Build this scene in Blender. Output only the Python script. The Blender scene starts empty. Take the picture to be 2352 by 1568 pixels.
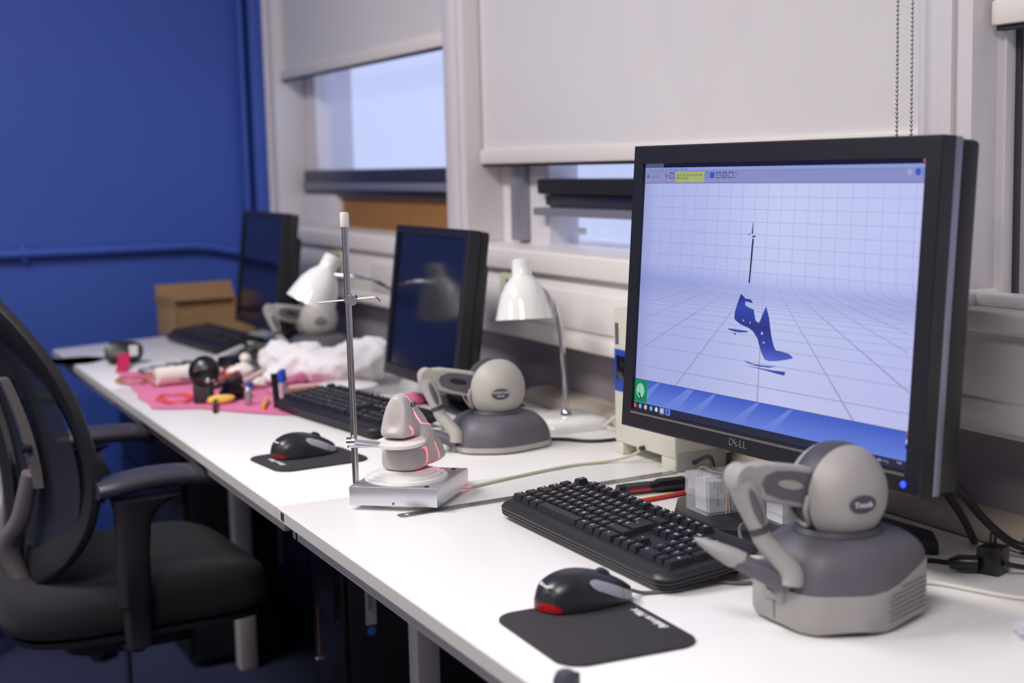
import bpy, bmesh, math, random
from mathutils import Vector, Matrix, Euler, noise
random.seed(7)
PI = math.pi
scene = bpy.context.scene
COL = scene.collection

# ------------------------------------------------------------------ camera
ZD = 0.73                                   # height of the desk top
cam_data = bpy.data.cameras.new('camera')
cam_data.lens = 50.0; cam_data.sensor_width = 36.0
cam_data.clip_start = 0.05; cam_data.clip_end = 100
cam_data.dof.use_dof = True
cam_data.dof.focus_distance = 1.93
cam_data.dof.aperture_fstop = 3.4
cam = bpy.data.objects.new('camera', cam_data); COL.objects.link(cam)
Rw = ((0.89766, -0.07626, 0.43404), (-0.44001, -0.10079, 0.89232), (-0.02430, -0.99198, -0.12403))
cm = Matrix(((Rw[0][0], -Rw[0][1], -Rw[0][2], 0.0),
             (Rw[1][0], -Rw[1][1], -Rw[1][2], 0.0),
             (Rw[2][0], -Rw[2][1], -Rw[2][2], ZD + 0.489),
             (0, 0, 0, 1)))
cam.matrix_world = cm
scene.camera = cam

# ------------------------------------------------------------------ world, exposure
world = bpy.data.worlds.new('world'); scene.world = world; world.use_nodes = True
wn = world.node_tree
wn.nodes['Background'].inputs[0].default_value = (0.60, 0.68, 1.0, 1)
wn.nodes['Background'].inputs[1].default_value = 1.35
scene.view_settings.view_transform = 'Standard'
scene.view_settings.look = 'None'
scene.view_settings.exposure = 0.0
scene.view_settings.gamma = 1.0
scene.view_settings.use_curve_mapping = False
# ceiling lamps: (x, y, watts)
CEIL = 2.75
LAMPS = [(-0.50, 2.45, 60, 'white ceiling panel light above the middle desk'), (-0.35, 0.35, 41, 'white ceiling panel light nearest the camera position'),
         (-2.3, 2.5, 20, 'white ceiling panel light deep in the room, far row'), (-2.3, 0.2, 20, 'white ceiling panel light deep in the room, near row')]
LAMP_RGB = (1.0, 0.95, 0.93)

# ------------------------------------------------------------------ materials
def s2l(c):
    c = c / 255.0
    return c / 12.92 if c <= 0.04045 else ((c + 0.055) / 1.055) ** 2.4
def rgb(*c): return tuple(s2l(x) for x in c) + (1.0,)
MAT = {}
def mat(name, col, rough=0.5, metal=0.0, spec=0.5, coat=0.0, vary=0.0, vscale=8.0, bump=0.0, bscale=200.0,
        trans=0.0, emit=None, estr=0.0, alpha=1.0, sheen=0.0):
    m = bpy.data.materials.new(name); m.use_nodes = True
    nt = m.node_tree; p = nt.nodes['Principled BSDF']
    c = rgb(*col)
    p.inputs['Base Color'].default_value = c
    p.inputs['Roughness'].default_value = rough
    p.inputs['Metallic'].default_value = metal
    p.inputs['Specular IOR Level'].default_value = spec
    p.inputs['Coat Weight'].default_value = coat
    p.inputs['Transmission Weight'].default_value = trans
    p.inputs['Alpha'].default_value = alpha
    p.inputs['Sheen Weight'].default_value = sheen
    if emit is not None:
        p.inputs['Emission Color'].default_value = rgb(*emit)
        p.inputs['Emission Strength'].default_value = estr
    if vary > 0 or bump > 0:
        tc = nt.nodes.new('ShaderNodeTexCoord')
    if vary > 0:
        n = nt.nodes.new('ShaderNodeTexNoise'); n.inputs['Scale'].default_value = vscale; n.inputs['Detail'].default_value = 5
        nt.links.new(tc.outputs['Object'], n.inputs['Vector'])
        r = nt.nodes.new('ShaderNodeMix'); r.data_type = 'RGBA'
        r.inputs['A'].default_value = tuple(x * (1 - vary) for x in c[:3]) + (1,)
        r.inputs['B'].default_value = tuple(min(1, x * (1 + vary)) for x in c[:3]) + (1,)
        nt.links.new(n.outputs['Fac'], r.inputs['Factor'])
        nt.links.new(r.outputs['Result'], p.inputs['Base Color'])
    if bump > 0:
        n2 = nt.nodes.new('ShaderNodeTexNoise'); n2.inputs['Scale'].default_value = bscale
        nt.links.new(tc.outputs['Object'], n2.inputs['Vector'])
        b = nt.nodes.new('ShaderNodeBump'); b.inputs['Strength'].default_value = bump; b.inputs['Distance'].default_value = 0.002
        nt.links.new(n2.outputs['Fac'], b.inputs['Height'])
        nt.links.new(b.outputs['Normal'], p.inputs['Normal'])
    MAT[name] = m
    return m
def emis(name, col, s=1.0):
    m = bpy.data.materials.new(name); m.use_nodes = True
    nt = m.node_tree; nt.nodes.clear()
    e = nt.nodes.new('ShaderNodeEmission'); e.inputs[0].default_value = rgb(*col); e.inputs[1].default_value = s
    o = nt.nodes.new('ShaderNodeOutputMaterial'); nt.links.new(e.outputs[0], o.inputs[0])
    MAT[name] = m; return m
def clear(name, tint, gloss=0.12, dens=0.25, rough=0.1):
    """thin clear or milky plastic / glass: transparent, a little diffuse body and a gloss layer"""
    m = bpy.data.materials.new(name); m.use_nodes = True
    nt = m.node_tree; nt.nodes.clear()
    t = nt.nodes.new('ShaderNodeBsdfTransparent'); t.inputs[0].default_value = (1, 1, 1, 1)
    d = nt.nodes.new('ShaderNodeBsdfDiffuse'); d.inputs[0].default_value = rgb(*tint)
    g = nt.nodes.new('ShaderNodeBsdfGlossy'); g.inputs['Roughness'].default_value = rough
    a = nt.nodes.new('ShaderNodeMixShader'); a.inputs[0].default_value = dens
    b = nt.nodes.new('ShaderNodeMixShader'); b.inputs[0].default_value = gloss
    o = nt.nodes.new('ShaderNodeOutputMaterial')
    nt.links.new(t.outputs[0], a.inputs[1]); nt.links.new(d.outputs[0], a.inputs[2])
    nt.links.new(a.outputs[0], b.inputs[1]); nt.links.new(g.outputs[0], b.inputs[2])
    nt.links.new(b.outputs[0], o.inputs[0]); MAT[name] = m; return m

mat('carpet', (30, 38, 70), 0.95, vary=0.35, vscale=60, bump=0.6, bscale=300)
mat('ceiling_paint', (225, 225, 225), 0.9)
mat('blue_paint', (54, 84, 172), 0.55, vary=0.05, vscale=2.0, bump=0.05, bscale=60)
mat('wall_white', (214, 208, 208), 0.7, vary=0.03, vscale=5)
mat('wall_grey', (146, 139, 147), 0.85, vary=0.07, vscale=9, bump=0.25, bscale=90)
mat('gloss_white', (226, 221, 218), 0.35, vary=0.04, vscale=7)
mat('frame_white', (216, 212, 216), 0.4, vary=0.03, vscale=12)
mat('blind_fabric', (208, 205, 208), 0.9, vary=0.03, vscale=3)
mat('blind_rail', (222, 216, 212), 0.5)
mat('alu_dark', (74, 74, 84), 0.35, metal=0.6)
mat('alu_grey', (150, 150, 160), 0.4, metal=0.5)
mat('rubber_black', (14, 14, 16), 0.6)
mat('wood_brown', (150, 104, 52), 0.6, vary=0.12, vscale=14)
mat('batten', (196, 184, 168), 0.6, vary=0.14, vscale=18)
mat('desk_white', (238, 237, 237), 0.32)
mat('desk_edge', (198, 194, 190), 0.4)
mat('desk_metal', (196, 190, 190), 0.45)
mat('key_black', (30, 29, 34), 0.42, bump=0.15, bscale=900)
mat('case_black', (34, 33, 38), 0.4, bump=0.12, bscale=700)
mat('legend_white', (215, 215, 225), 0.6)
mat('led_green', (150, 230, 20), 0.3, emit=(190, 255, 10), estr=2.5)
mat('led_blue', (20, 40, 255), 0.3, emit=(30, 50, 255), estr=5.0)
mat('monitor_black', (25, 25, 31), 0.42)
mat('monitor_dark', (26, 26, 32), 0.35)
mat('bezel_silver', (134, 138, 160), 0.3, metal=0.4)
mat('screen_off', (16, 19, 36), 0.12, spec=0.6)
mat('omni_light', (162, 158, 157), 0.5, bump=0.05, bscale=600)
mat('omni_dark', (92, 90, 100), 0.5, bump=0.05, bscale=600)
mat('omni_charcoal', (66, 66, 76), 0.55)  # darkest of the device's own plastic greys
mat('omni_light_old', (176, 172, 166), 0.5)
mat('badge_text', (205, 205, 210), 0.5)
mat('hole_dark', (30, 29, 32), 0.8)
mat('brushed_alu', (206, 207, 214), 0.3, metal=0.85, vary=0.03, vscale=30)
mat('disc_white', (226, 224, 222), 0.45)
mat('milk_green', (216, 226, 206), 0.4)
mat('steel', (190, 186, 184), 0.22, metal=1.0)
mat('chrome', (214, 214, 220), 0.08, metal=1.0)
mat('ruler_steel', (150, 148, 148), 0.25, metal=0.9)
mat('last_grey', (186, 178, 176), 0.42, bump=0.03, bscale=300)
mat('cap_white', (224, 220, 216), 0.5)
mat('pad_black', (46, 44, 50), 0.85, bump=0.3, bscale=1500)
mat('mouse_black', (38, 37, 43), 0.3)
mat('mouse_grey', (166, 168, 180), 0.4)
mat('mouse_red', (130, 8, 14), 0.2, emit=(190, 6, 14), estr=0.22)
mat('wheel_grey', (50, 50, 66), 0.4)
mat('cable_grey', (96, 92, 102), 0.5)
mat('cable_black', (22, 22, 26), 0.45)
mat('cable_white', (216, 210, 204), 0.5)
mat('cable_cream', (186, 186, 158), 0.5)
mat('lamp_white', (236, 236, 234), 0.12, coat=0.4)
mat('lamp_inside', (206, 208, 194), 0.5)
mat('bulb', (225, 220, 206), 0.25)
mat('box_cream', (206, 204, 190), 0.45)
mat('box_grey', (168, 164, 164), 0.5)
mat('panel_blue', (34, 70, 168), 0.4)
mat('window_black', (22, 18, 20), 0.15)
emis('digit_red', (255, 20, 50), 1.6)
mat('cardboard', (150, 118, 84), 0.85, vary=0.06, vscale=10)
mat('cardboard_dark', (120, 92, 62), 0.9)
mat('paper', (222, 218, 222), 0.8)
mat('pink_felt', (222, 104, 158), 0.95, vary=0.06, vscale=6, sheen=0.3)
mat('crimson', (196, 30, 84), 0.8)
mat('plaster', (232, 228, 220), 0.8)
mat('cloth_white', (232, 230, 234), 0.9, sheen=0.2)
mat('black_plastic', (22, 21, 24), 0.3)
mat('dark_grey', (52, 50, 52), 0.55)
mat('copper', (176, 112, 84), 0.5)
mat('orange_wire', (228, 84, 70), 0.5)
mat('red_plastic', (168, 44, 34), 0.4)
mat('yellow_foam', (230, 190, 90), 0.8)
mat('orange_pen', (240, 164, 40), 0.4)
mat('blue_pen', (40, 90, 200), 0.4)
mat('lilac', (214, 190, 208), 0.5)
mat('dark_green', (24, 44, 34), 0.5)
mat('silver', (186, 184, 190), 0.3, metal=0.7)
mat('white_plastic', (228, 230, 230), 0.35)
mat('wood_stick', (214, 196, 190), 0.6)
mat('marker_black', (28, 28, 32), 0.35)
mat('vent_dark', (84, 80, 82), 0.7)
mat('marker_print', (60, 54, 60), 0.5)
mat('pencil_red', (196, 40, 32), 0.35)
mat('card_white', (226, 226, 234), 0.6)
mat('ink', (40, 40, 48), 0.7)
mat('ink_grey', (90, 90, 100), 0.7)
mat('card_yellow', (226, 216, 60), 0.6)
mat('card_grey', (120, 118, 136), 0.6)
mat('rubber_band', (214, 190, 172), 0.6)
mat('chair_frame', (34, 33, 36), 0.5)
mat('chair_grey', (104, 98, 100), 0.4)
mat('chair_pad', (60, 58, 68), 0.35)
mat('chair_fabric', (20, 19, 26), 0.9, bump=0.4, bscale=900, sheen=0.04)
mat('pc_black', (26, 26, 29), 0.4)
mat('sticker_white', (206, 202, 208), 0.6)
mat('sticker_blue', (60, 130, 210), 0.5)
mat('socket_cream', (206, 206, 176), 0.5)
mat('far_facade', (120, 140, 196), 0.9)
clear('pane_glass', (200, 210, 240), gloss=0.08, dens=0.15, rough=0.05)
clear('frosted', (214, 208, 214), gloss=0.06, dens=0.62, rough=0.3)
clear('clear_plastic', (240, 242, 250), gloss=0.10, dens=0.14, rough=0.12)
clear('bag_plastic', (226, 230, 248), gloss=0.06, dens=0.45, rough=0.2)

# office-chair mesh: fine woven stripes with see-through gaps
def chair_mesh_mat():
    m = bpy.data.materials.new('chair_mesh'); m.use_nodes = True
    nt = m.node_tree; p = nt.nodes['Principled BSDF']
    p.inputs['Base Color'].default_value = rgb(30, 34, 48); p.inputs['Roughness'].default_value = 0.8
    tc = nt.nodes.new('ShaderNodeTexCoord')
    w = nt.nodes.new('ShaderNodeTexWave'); w.bands_direction = 'Z'; w.inputs['Scale'].default_value = 95
    nt.links.new(tc.outputs['Object'], w.inputs['Vector'])
    r = nt.nodes.new('ShaderNodeMapRange'); r.inputs['To Min'].default_value = 0.72; r.inputs['To Max'].default_value = 1.0
    nt.links.new(w.outputs['Fac'], r.inputs['Value'])
    nt.links.new(r.outputs['Result'], p.inputs['Alpha'])
    MAT['chair_mesh'] = m
chair_mesh_mat()

# ------------------------------------------------------------------ mesh helpers
def T(loc=(0, 0, 0), rot=(0, 0, 0), sc=(1, 1, 1)):
    return Matrix.LocRotScale(Vector(loc), Euler(rot), Vector(sc))
def frame(o, xa, ya):
    """matrix whose local x, y are (approx) the given directions, origin o"""
    x = Vector(xa).normalized(); z = x.cross(Vector(ya)).normalized(); y = z.cross(x)
    m = Matrix((x, y, z)).transposed().to_4x4(); m.translation = Vector(o); return m
class MB:
    def __init__(s): s.bm = bmesh.new(); s.mi = 0
    def m(s, i): s.mi = i; return s
    def _merge(s, tmp, M=None):
        if M is not None: bmesh.ops.transform(tmp, matrix=M, verts=tmp.verts)
        for f in tmp.faces: f.material_index = s.mi
        me = bpy.data.meshes.new('tmp'); tmp.to_mesh(me); tmp.free()
        s.bm.from_mesh(me); bpy.data.meshes.remove(me); return s
    def box(s, c, d, rot=(0, 0, 0), bev=0.0, seg=2, M=None):
        t = bmesh.new(); bmesh.ops.create_cube(t, size=1.0)
        bmesh.ops.scale(t, vec=d, verts=t.verts)
        if bev > 0: bmesh.ops.bevel(t, geom=t.edges[:], offset=bev, segments=seg, affect='EDGES', profile=0.5)
        mm = T(c, rot)
        return s._merge(t, M @ mm if M else mm)
    def span(s, a, b, bev=0.0, seg=2, M=None):
        c = [(a[i] + b[i]) / 2 for i in range(3)]; d = [abs(b[i] - a[i]) for i in range(3)]
        return s.box(c, d, bev=bev, seg=seg, M=M)
    def rings(s, rings, cap0=True, cap1=True, closed=True, M=None):
        t = bmesh.new(); vs = [[t.verts.new(p) for p in r] for r in rings]
        n = len(rings[0])
        for a, b in zip(vs[:-1], vs[1:]):
            for i in range(n if closed else n - 1):
                j = (i + 1) % n
                t.faces.new((a[i], a[j], b[j], b[i]))
        if cap0: t.faces.new(list(reversed(vs[0])))
        if cap1: t.faces.new(vs[-1])
        bmesh.ops.recalc_face_normals(t, faces=t.faces)
        return s._merge(t, M)
    def lathe(s, prof, seg=24, M=None, cap0=True, cap1=True, a0=0, a1=2 * PI):
        full = abs(a1 - a0 - 2 * PI) < 1e-6
        n = seg if full else seg + 1
        R = [[(max(r, 1e-5) * math.cos(a0 + (a1 - a0) * i / seg), max(r, 1e-5) * math.sin(a0 + (a1 - a0) * i / seg), z) for i in range(n)] for r, z in prof]
        return s.rings(R, cap0, cap1, True if full else False, M)
    def cyl(s, p0, p1, r0, r1=None, seg=16):
        r1 = r0 if r1 is None else r1
        p0 = Vector(p0); p1 = Vector(p1); d = p1 - p0
        q = d.to_track_quat('Z', 'Y'); M = Matrix.Translation(p0) @ q.to_matrix().to_4x4()
        return s.lathe([(r0, 0), (r1, d.length)], seg, M)
    def sphere(s, c, r, sc=(1, 1, 1), u=20, v=12, rot=(0, 0, 0)):
        t = bmesh.new(); bmesh.ops.create_uvsphere(t, u_segments=u, v_segments=v, radius=r)
        return s._merge(t, T(c, rot, sc))
    def tube(s, pts, r, seg=10, sub=0, sx=1.0):
        pts = [Vector(p) for p in pts]
        if sub: pts = smooth_path(pts, sub)
        n = len(pts); rr = r if isinstance(r, (list, tuple)) else [r] * n
        if len(rr) != n:
            rr = [rr[min(len(rr) - 1, int(i * (len(rr) - 1) / (n - 1)))] + (rr[min(len(rr) - 1, int(i * (len(rr) - 1) / (n - 1)) + 1)] - rr[min(len(rr) - 1, int(i * (len(rr) - 1) / (n - 1)))]) * ((i * (len(rr) - 1) / (n - 1)) % 1) for i in range(n)]
        tan = [(pts[min(i + 1, n - 1)] - pts[max(i - 1, 0)]).normalized() for i in range(n)]
        up = Vector((0, 0, 1)) if abs(tan[0].z) < 0.9 else Vector((1, 0, 0))
        nx = tan[0].cross(up).normalized(); R = []
        for i in range(n):
            nx = (nx - tan[i] * nx.dot(tan[i])).normalized(); ny = tan[i].cross(nx)
            R.append([pts[i] + (nx * math.cos(2 * PI * k / seg) * sx + ny * math.sin(2 * PI * k / seg)) * rr[i] for k in range(seg)])
        return s.rings(R)
    def prism(s, poly, z0, z1, bev=0.0, seg=2, M=None):
        t = bmesh.new()
        a = [t.verts.new((x, y, z0)) for x, y in poly]; b = [t.verts.new((x, y, z1)) for x, y in poly]
        n = len(poly)
        t.faces.new(list(reversed(a))); t.faces.new(b)
        for i in range(n): t.faces.new((a[i], a[(i + 1) % n], b[(i + 1) % n], b[i]))
        bmesh.ops.recalc_face_normals(t, faces=t.faces)
        if bev > 0:
            ed = [e for e in t.edges if abs(e.verts[0].co.z - e.verts[1].co.z) < 1e-7]
            bmesh.ops.bevel(t, geom=ed, offset=bev, segments=seg, affect='EDGES', profile=0.5)
        return s._merge(t, M)
    def poly(s, pts, M=None):
        t = bmesh.new(); t.faces.new([t.verts.new(p if len(p) == 3 else (p[0], p[1], 0)) for p in pts])
        t.normal_update(); bmesh.ops.triangulate(t, faces=t.faces, ngon_method='EAR_CLIP')
        return s._merge(t, M)
    def grid(s, fn, nu, nv, M=None):
        t = bmesh.new(); g = [[t.verts.new(fn(i / nu, j / nv)) for j in range(nv + 1)] for i in range(nu + 1)]
        for i in range(nu):
            for j in range(nv): t.faces.new((g[i][j], g[i + 1][j], g[i + 1][j + 1], g[i][j + 1]))
        return s._merge(t, M)
    def text(s, body, size, M=None, ext=0.0, align='CENTER', bold=0.0, shear=0.0, sp=1.0):
        cu = bpy.data.curves.new('t', 'FONT'); cu.body = body; cu.size = size; cu.extrude = ext
        cu.align_x = align; cu.align_y = 'CENTER'; cu.offset = bold; cu.shear = shear; cu.resolution_u = 2; cu.space_character = sp
        o = bpy.data.objects.new('t', cu); COL.objects.link(o)
        dg = bpy.context.evaluated_depsgraph_get(); dg.update()
        me = bpy.data.meshes.new_from_object(o.evaluated_get(dg))
        bpy.data.objects.remove(o); bpy.data.curves.remove(cu)
        t = bmesh.new(); t.from_mesh(me); bpy.data.meshes.remove(me)
        return s._merge(t, M)
    def mesh(s, name, mats, smooth=None):
        bmesh.ops.remove_doubles(s.bm, verts=s.bm.verts, dist=1e-6)
        me = bpy.data.meshes.new(name); s.bm.to_mesh(me); s.bm.free()
        for k in (mats if isinstance(mats, (list, tuple)) else [mats]): me.materials.append(MAT[k])
        if smooth is not None:
            for p in me.polygons: p.use_smooth = True
            me.set_sharp_from_angle(angle=math.radians(smooth))
        return me
    def obj(s, name, mats, parent=None, smooth=40):
        me = s.mesh(name, mats, smooth)
        o = bpy.data.objects.new(name, me); COL.objects.link(o)
        if parent: o.parent = parent
        return o
def smooth_path(pts, sub):
    out = []; n = len(pts)
    for i in range(n - 1):
        p0 = pts[max(i - 1, 0)]; p1 = pts[i]; p2 = pts[i + 1]; p3 = pts[min(i + 2, n - 1)]
        for k in range(sub):
            t = k / sub
            out.append(0.5 * ((2 * p1) + (p2 - p0) * t + (2 * p0 - 5 * p1 + 4 * p2 - p3) * t * t + (3 * p1 - p0 - 3 * p2 + p3) * t ** 3))
    out.append(pts[-1]); return out
def tag(o, label, cat, group=None):
    o['label'] = label; o['category'] = cat
    if group: o['group'] = group
    return o
def thing(name, label, cat, loc=(0, 0, 0), rotz=0.0, group=None, rot=None):
    o = bpy.data.objects.new(name, None); COL.objects.link(o)
    o.empty_display_size = 0.05; o.location = loc; o.rotation_euler = rot or (0, 0, rotz)
    return tag(o, label, cat, group)
def struct(name, mb, mats, parent=None, smooth=None):
    o = mb.obj(name, mats, parent, smooth)
    if parent is None: o['kind'] = 'structure'
    return o
def dup(root, loc, rotz, label, group=None, parent=None):
    r = root.copy(); COL.objects.link(r)
    if parent is None:
        r.location = loc; r.rotation_euler = (0, 0, rotz); r['label'] = label
        if group: r['group'] = group
    else: r.parent = parent
    for ch in root.children: dup(ch, None, None, None, None, r)
    return r

# ------------------------------------------------------------------ room
WX = 1.33            # inner face of the window wall
YW = 4.52            # blue end wall
X0, Y0 = -3.6, -2.6
struct('floor', MB().span((X0, Y0, -0.05), (WX + 0.3, YW + 0.2, 0)), 'carpet')
struct('ceiling', MB().span((X0, Y0, CEIL), (WX + 0.3, YW + 0.2, CEIL + 0.05)), 'ceiling_paint')
struct('wall_left', MB().span((X0 - 0.1, Y0, 0), (X0, YW + 0.2, CEIL)), 'wall_white')
struct('wall_behind', MB().span((X0, Y0 - 0.1, 0), (WX + 0.3, Y0, CEIL)), 'wall_white')
wf = struct('wall_far', MB().span((X0, YW, 0), (WX + 0.02, YW + 0.15, CEIL)), 'blue_paint')
# boxed pipe run in the corner and the horizontal pipe rail, painted with the wall
b = MB().span((1.245, YW - 0.045, 0), (1.262, YW, CEIL), bev=0.006); b.span((1.277, YW - 0.06, 0), (WX + 0.0, YW, CEIL), bev=0.01)
b.obj('corner_pipe_boxing', 'blue_paint', wf)
b = MB().tube([(-2.2, YW - 0.022, 0.985), (0.9, YW - 0.022, 0.985), (1.06, YW - 0.022, 0.985), (1.13, YW - 0.022, 0.978), (1.2, YW - 0.022, 0.962), (1.28, YW - 0.022, 0.955)], 0.016, seg=10)
for x in (-1.5, -0.6, 0.56): b.box((x, YW - 0.012, 0.985), (0.02, 0.03, 0.05), bev=0.004)
b.obj('pipe_rail', 'blue_paint', wf)
# window wall: lower wall, dado panel box, sill boards, lintel
wb = struct('wall_back', MB().span((WX + 0.03, Y0, 0), (WX + 0.3, YW, 0.88)), 'wall_grey')
MB().span((WX + 0.03, Y0, 2.35), (WX + 0.3, YW, CEIL)).obj('lintel', 'wall_white', wb, None)
b = MB().span((WX - 0.035, Y0, 0.868), (WX + 0.2, 1.86, 1.003), bev=0.004); b.span((WX - 0.029, 2.06, 0.858), (WX + 0.2, YW, 1.0), bev=0.004)
b.span((WX - 0.029, 1.86, 0.858), (WX + 0.2, 2.06, 1.0), bev=0.004)
b.obj('dado_panel', 'gloss_white', wb, 40)
b = MB().span((WX - 0.041, Y0, 0.876), (WX - 0.03, 1.86, 0.912), bev=0.003); b.span((WX - 0.035, 2.06, 0.862), (WX - 0.024, YW, 0.888), bev=0.003)
b.obj('dado_moulding', 'gloss_white', wb, 40)
b = MB().span((WX - 0.05, Y0, 0.998), (WX + 0.22, 1.362, 1.026), bev=0.006, seg=3); b.span((WX - 0.045, 1.362, 1.0), (WX + 0.22, YW, 1.045), bev=0.006, seg=3)
b.obj('sill_board', 'gloss_white', wb, 40)
for a, c in ((2.0, 2.62), (2.62, 3.5)):
    MB().span((WX - 0.034, a + 0.004, 0.90), (WX - 0.028, c - 0.004, 0.972), bev=0.002).obj('dado_strip', 'gloss_white', wb)
# mullions between the windows
m1 = MB().span((WX - 0.012, 2.925, 1.045), (WX + 0.14, 3.038, 2.35), bev=0.004); m1.span((WX - 0.02, 2.95, 1.045), (WX - 0.008, 3.012, 2.35), bev=0.004)
struct('trim_1', m1, 'frame_white', smooth=40)
m2 = MB().span((WX - 0.012, 1.372, 1.03), (WX + 0.14, 1.47, 2.35), bev=0.003); m2.span((WX - 0.02, 1.40, 1.028), (WX - 0.008, 1.428, 2.35), bev=0.002)
struct('trim_2', m2, 'frame_white', smooth=40)
m3 = MB().span((WX - 0.012, 4.455, 1.045), (WX + 0.14, YW, 2.35), bev=0.004); m3.span((WX, 4.40, 1.045), (WX + 0.10, 4.455, 2.35), bev=0.004)
m3.span((WX + 0.02, YW, 0.9), (WX + 0.3, YW + 0.15, 2.4))
struct('trim_3', m3, 'frame_white', smooth=40)
# window 1 (far), sash with dark transom, brown board and white box behind the sill
GX = WX + 0.13
w1 = struct('window_1', MB().span((GX - 0.03, 3.038, 1.045), (GX + 0.02, 3.075, 2.35)).span((GX - 0.03, 4.30, 1.045), (GX + 0.02, 4.42, 2.35)).span((GX - 0.03, 3.038, 2.30), (GX + 0.02, 4.45, 2.35)), 'frame_white')
MB().span((GX, 3.07, 1.2), (GX + 0.006, 4.32, 2.31)).obj('pane', 'pane_glass', w1, None)
b = MB().span((GX - 0.06, 3.04, 1.132), (GX, 4.36, 1.214), bev=0.008); b.m(1).span((GX - 0.075, 3.05, 1.155), (GX - 0.055, 4.33, 1.175), bev=0.003)
b.obj('transom', ['alu_dark', 'alu_grey'], w1)
MB().span((GX - 0.04, 3.045, 1.045), (GX - 0.025, 4.05, 1.14)).obj('board', 'wood_brown', w1, None)
MB().span((GX - 0.06, 4.05, 1.045), (GX - 0.01, 4.40, 1.14), bev=0.003).obj('white_box_section', 'frame_white', w1)
# window 2 (middle): slit of light, dark sash rail, lower pane
w2 = struct('window_2', MB().span((GX - 0.05, 2.70, 1.045), (GX + 0.02, 2.925, 2.35)).span((GX - 0.03, 1.47, 1.045), (GX + 0.02, 1.53, 2.35)).span((GX - 0.03, 1.47, 2.30), (GX + 0.02, 2.925, 2.35)), 'frame_white')
MB().span((GX - 0.075, 2.79, 1.05), (GX - 0.05, 2.84, 2.3), bev=0.004).obj('sash_stile', 'alu_grey', w2)
MB().span((GX, 1.52, 1.045), (GX + 0.006, 2.71, 2.31)).obj('pane', 'pane_glass', w2, None)
b = MB().span((GX - 0.07, 1.5, 1.153), (GX - 0.005, 2.72, 1.185), bev=0.005); b.m(1).span((GX - 0.05, 1.5, 1.125), (GX - 0.01, 2.72, 1.153), bev=0.004); b.m(2).span((GX - 0.08, 1.5, 1.108), (GX - 0.02, 2.72, 1.125), bev=0.003)
b.obj('sash_rail', ['rubber_black', 'alu_dark', 'alu_grey'], w2)
MB().lathe([(0.008, 0), (0.008, 0.012), (0.005, 0.016)], 12, T((GX - 0.02, 2.6, 1.075), (0, -PI / 2, 0))).obj('latch', 'white_plastic', w2)
# window 3 (near right): recessed, frosted
w3 = struct('window_3', MB().span((GX - 0.10, 1.356, 1.026), (GX + 0.02, 1.372, 2.35)).span((GX - 0.03, Y0, 2.30), (GX + 0.02, 1.37, 2.35)), 'frame_white')
MB().span((GX - 0.085, 1.348, 1.026), (GX - 0.08, 1.356, 2.35)).obj('rubber_seal', 'alu_dark', w3)
MB().span((GX - 0.06, 1.318, 1.026), (GX + 0.0, 1.352, 2.35), bev=0.006).obj('inner_stile', 'frame_white', w3)
MB().span((GX, Y0, 1.026), (GX + 0.006, 1.325, 2.31)).obj('pane', 'frosted', w3, None)
MB().tube([(GX - 0.004, 1.312 + 0.004 * math.sin(k * 1.7), 1.03 + k * 0.04) for k in range(20)], 0.004, seg=6).obj('sealant_bead', 'dark_grey', w3)
MB().span((WX - 0.012, Y0, 1.026), (WX + 0.02, 1.36, 1.042), bev=0.003).obj('sill_lip', 'frame_white', w3)
# back batten on the desk against the wall
b = MB().rings([[(WX + 0.03, y, ZD), (1.298, y, ZD), (1.298, y, ZD + 0.010), (1.304, y, ZD + 0.021), (1.318, y, ZD + 0.026), (WX + 0.03, y, ZD + 0.026)] for y in (1.258, 2.62)])
struct('trim_4', b, 'batten', smooth=30)
b = MB().rings([[(WX + 0.03, y, ZD), (1.298, y, ZD), (1.298, y, ZD + 0.010), (1.304, y, ZD + 0.021), (1.318, y, ZD + 0.026), (WX + 0.03, y, ZD + 0.026)] for y in (0.4, 1.249)])
struct('trim_5', b, 'batten', smooth=30)

# roller blinds: fabric + bottom rail
def blind(name, label, y0, y1, zb, x, creases=False):
    t = thing(name, label, 'blind', (x, (y0 + y1) / 2, zb), group='roller blinds on the windows')
    hw = (y1 - y0) / 2
    def f(u, v):
        yy = (-1 + 2 * u) * hw; z = 0.03 + v * (2.3 - zb - 0.03)
        xx = 0.003 * math.sin(u * 9) * (1 - v)
        if creases:
            for cu, cv, k in ((0.36, 0.55, 1.0), (0.44, 0.7, -0.8), (0.52, 0.4, 0.8), (0.3, 0.2, -0.6)):
                d = (u - cu) + k * 0.22 * (v * 2.2 - 0.12)
                xx += 0.004 * math.exp(-(d / 0.02) ** 2) * max(0, 1 - abs(v - 0.12) * 4)
        return (xx, yy, z)
    MB().grid(f, 60, 40).obj('fabric', 'blind_fabric', t)
    b = MB().box((0, 0, 0.016), (0.02, 2 * hw, 0.032), bev=0.004); b.obj('bottom_rail', 'blind_rail', t)
    MB().box((0.002, 0, -0.003), (0.012, 2 * hw - 0.01, 0.006)).obj('rail_seal', 'rubber_black', t)
    MB().cyl((0, -hw, 2.28 - zb), (0, hw, 2.28 - zb), 0.022, seg=16).obj('roller', 'blind_rail', t)
    return t
blind('roller_blind', 'pale roller blind half lowered over the far window by the blue wall', 3.045, 4.40, 1.496, WX + 0.03)
blind('roller_blind', 'wide creased roller blind hanging low on the window behind the lit monitor', 1.475, 2.92, 1.219, WX + 0.03, True)
blind('roller_blind', 'cream roller blind edge at the upper right corner above the frosted window', 0.1, 1.365, 1.375, WX + 0.02)
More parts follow.
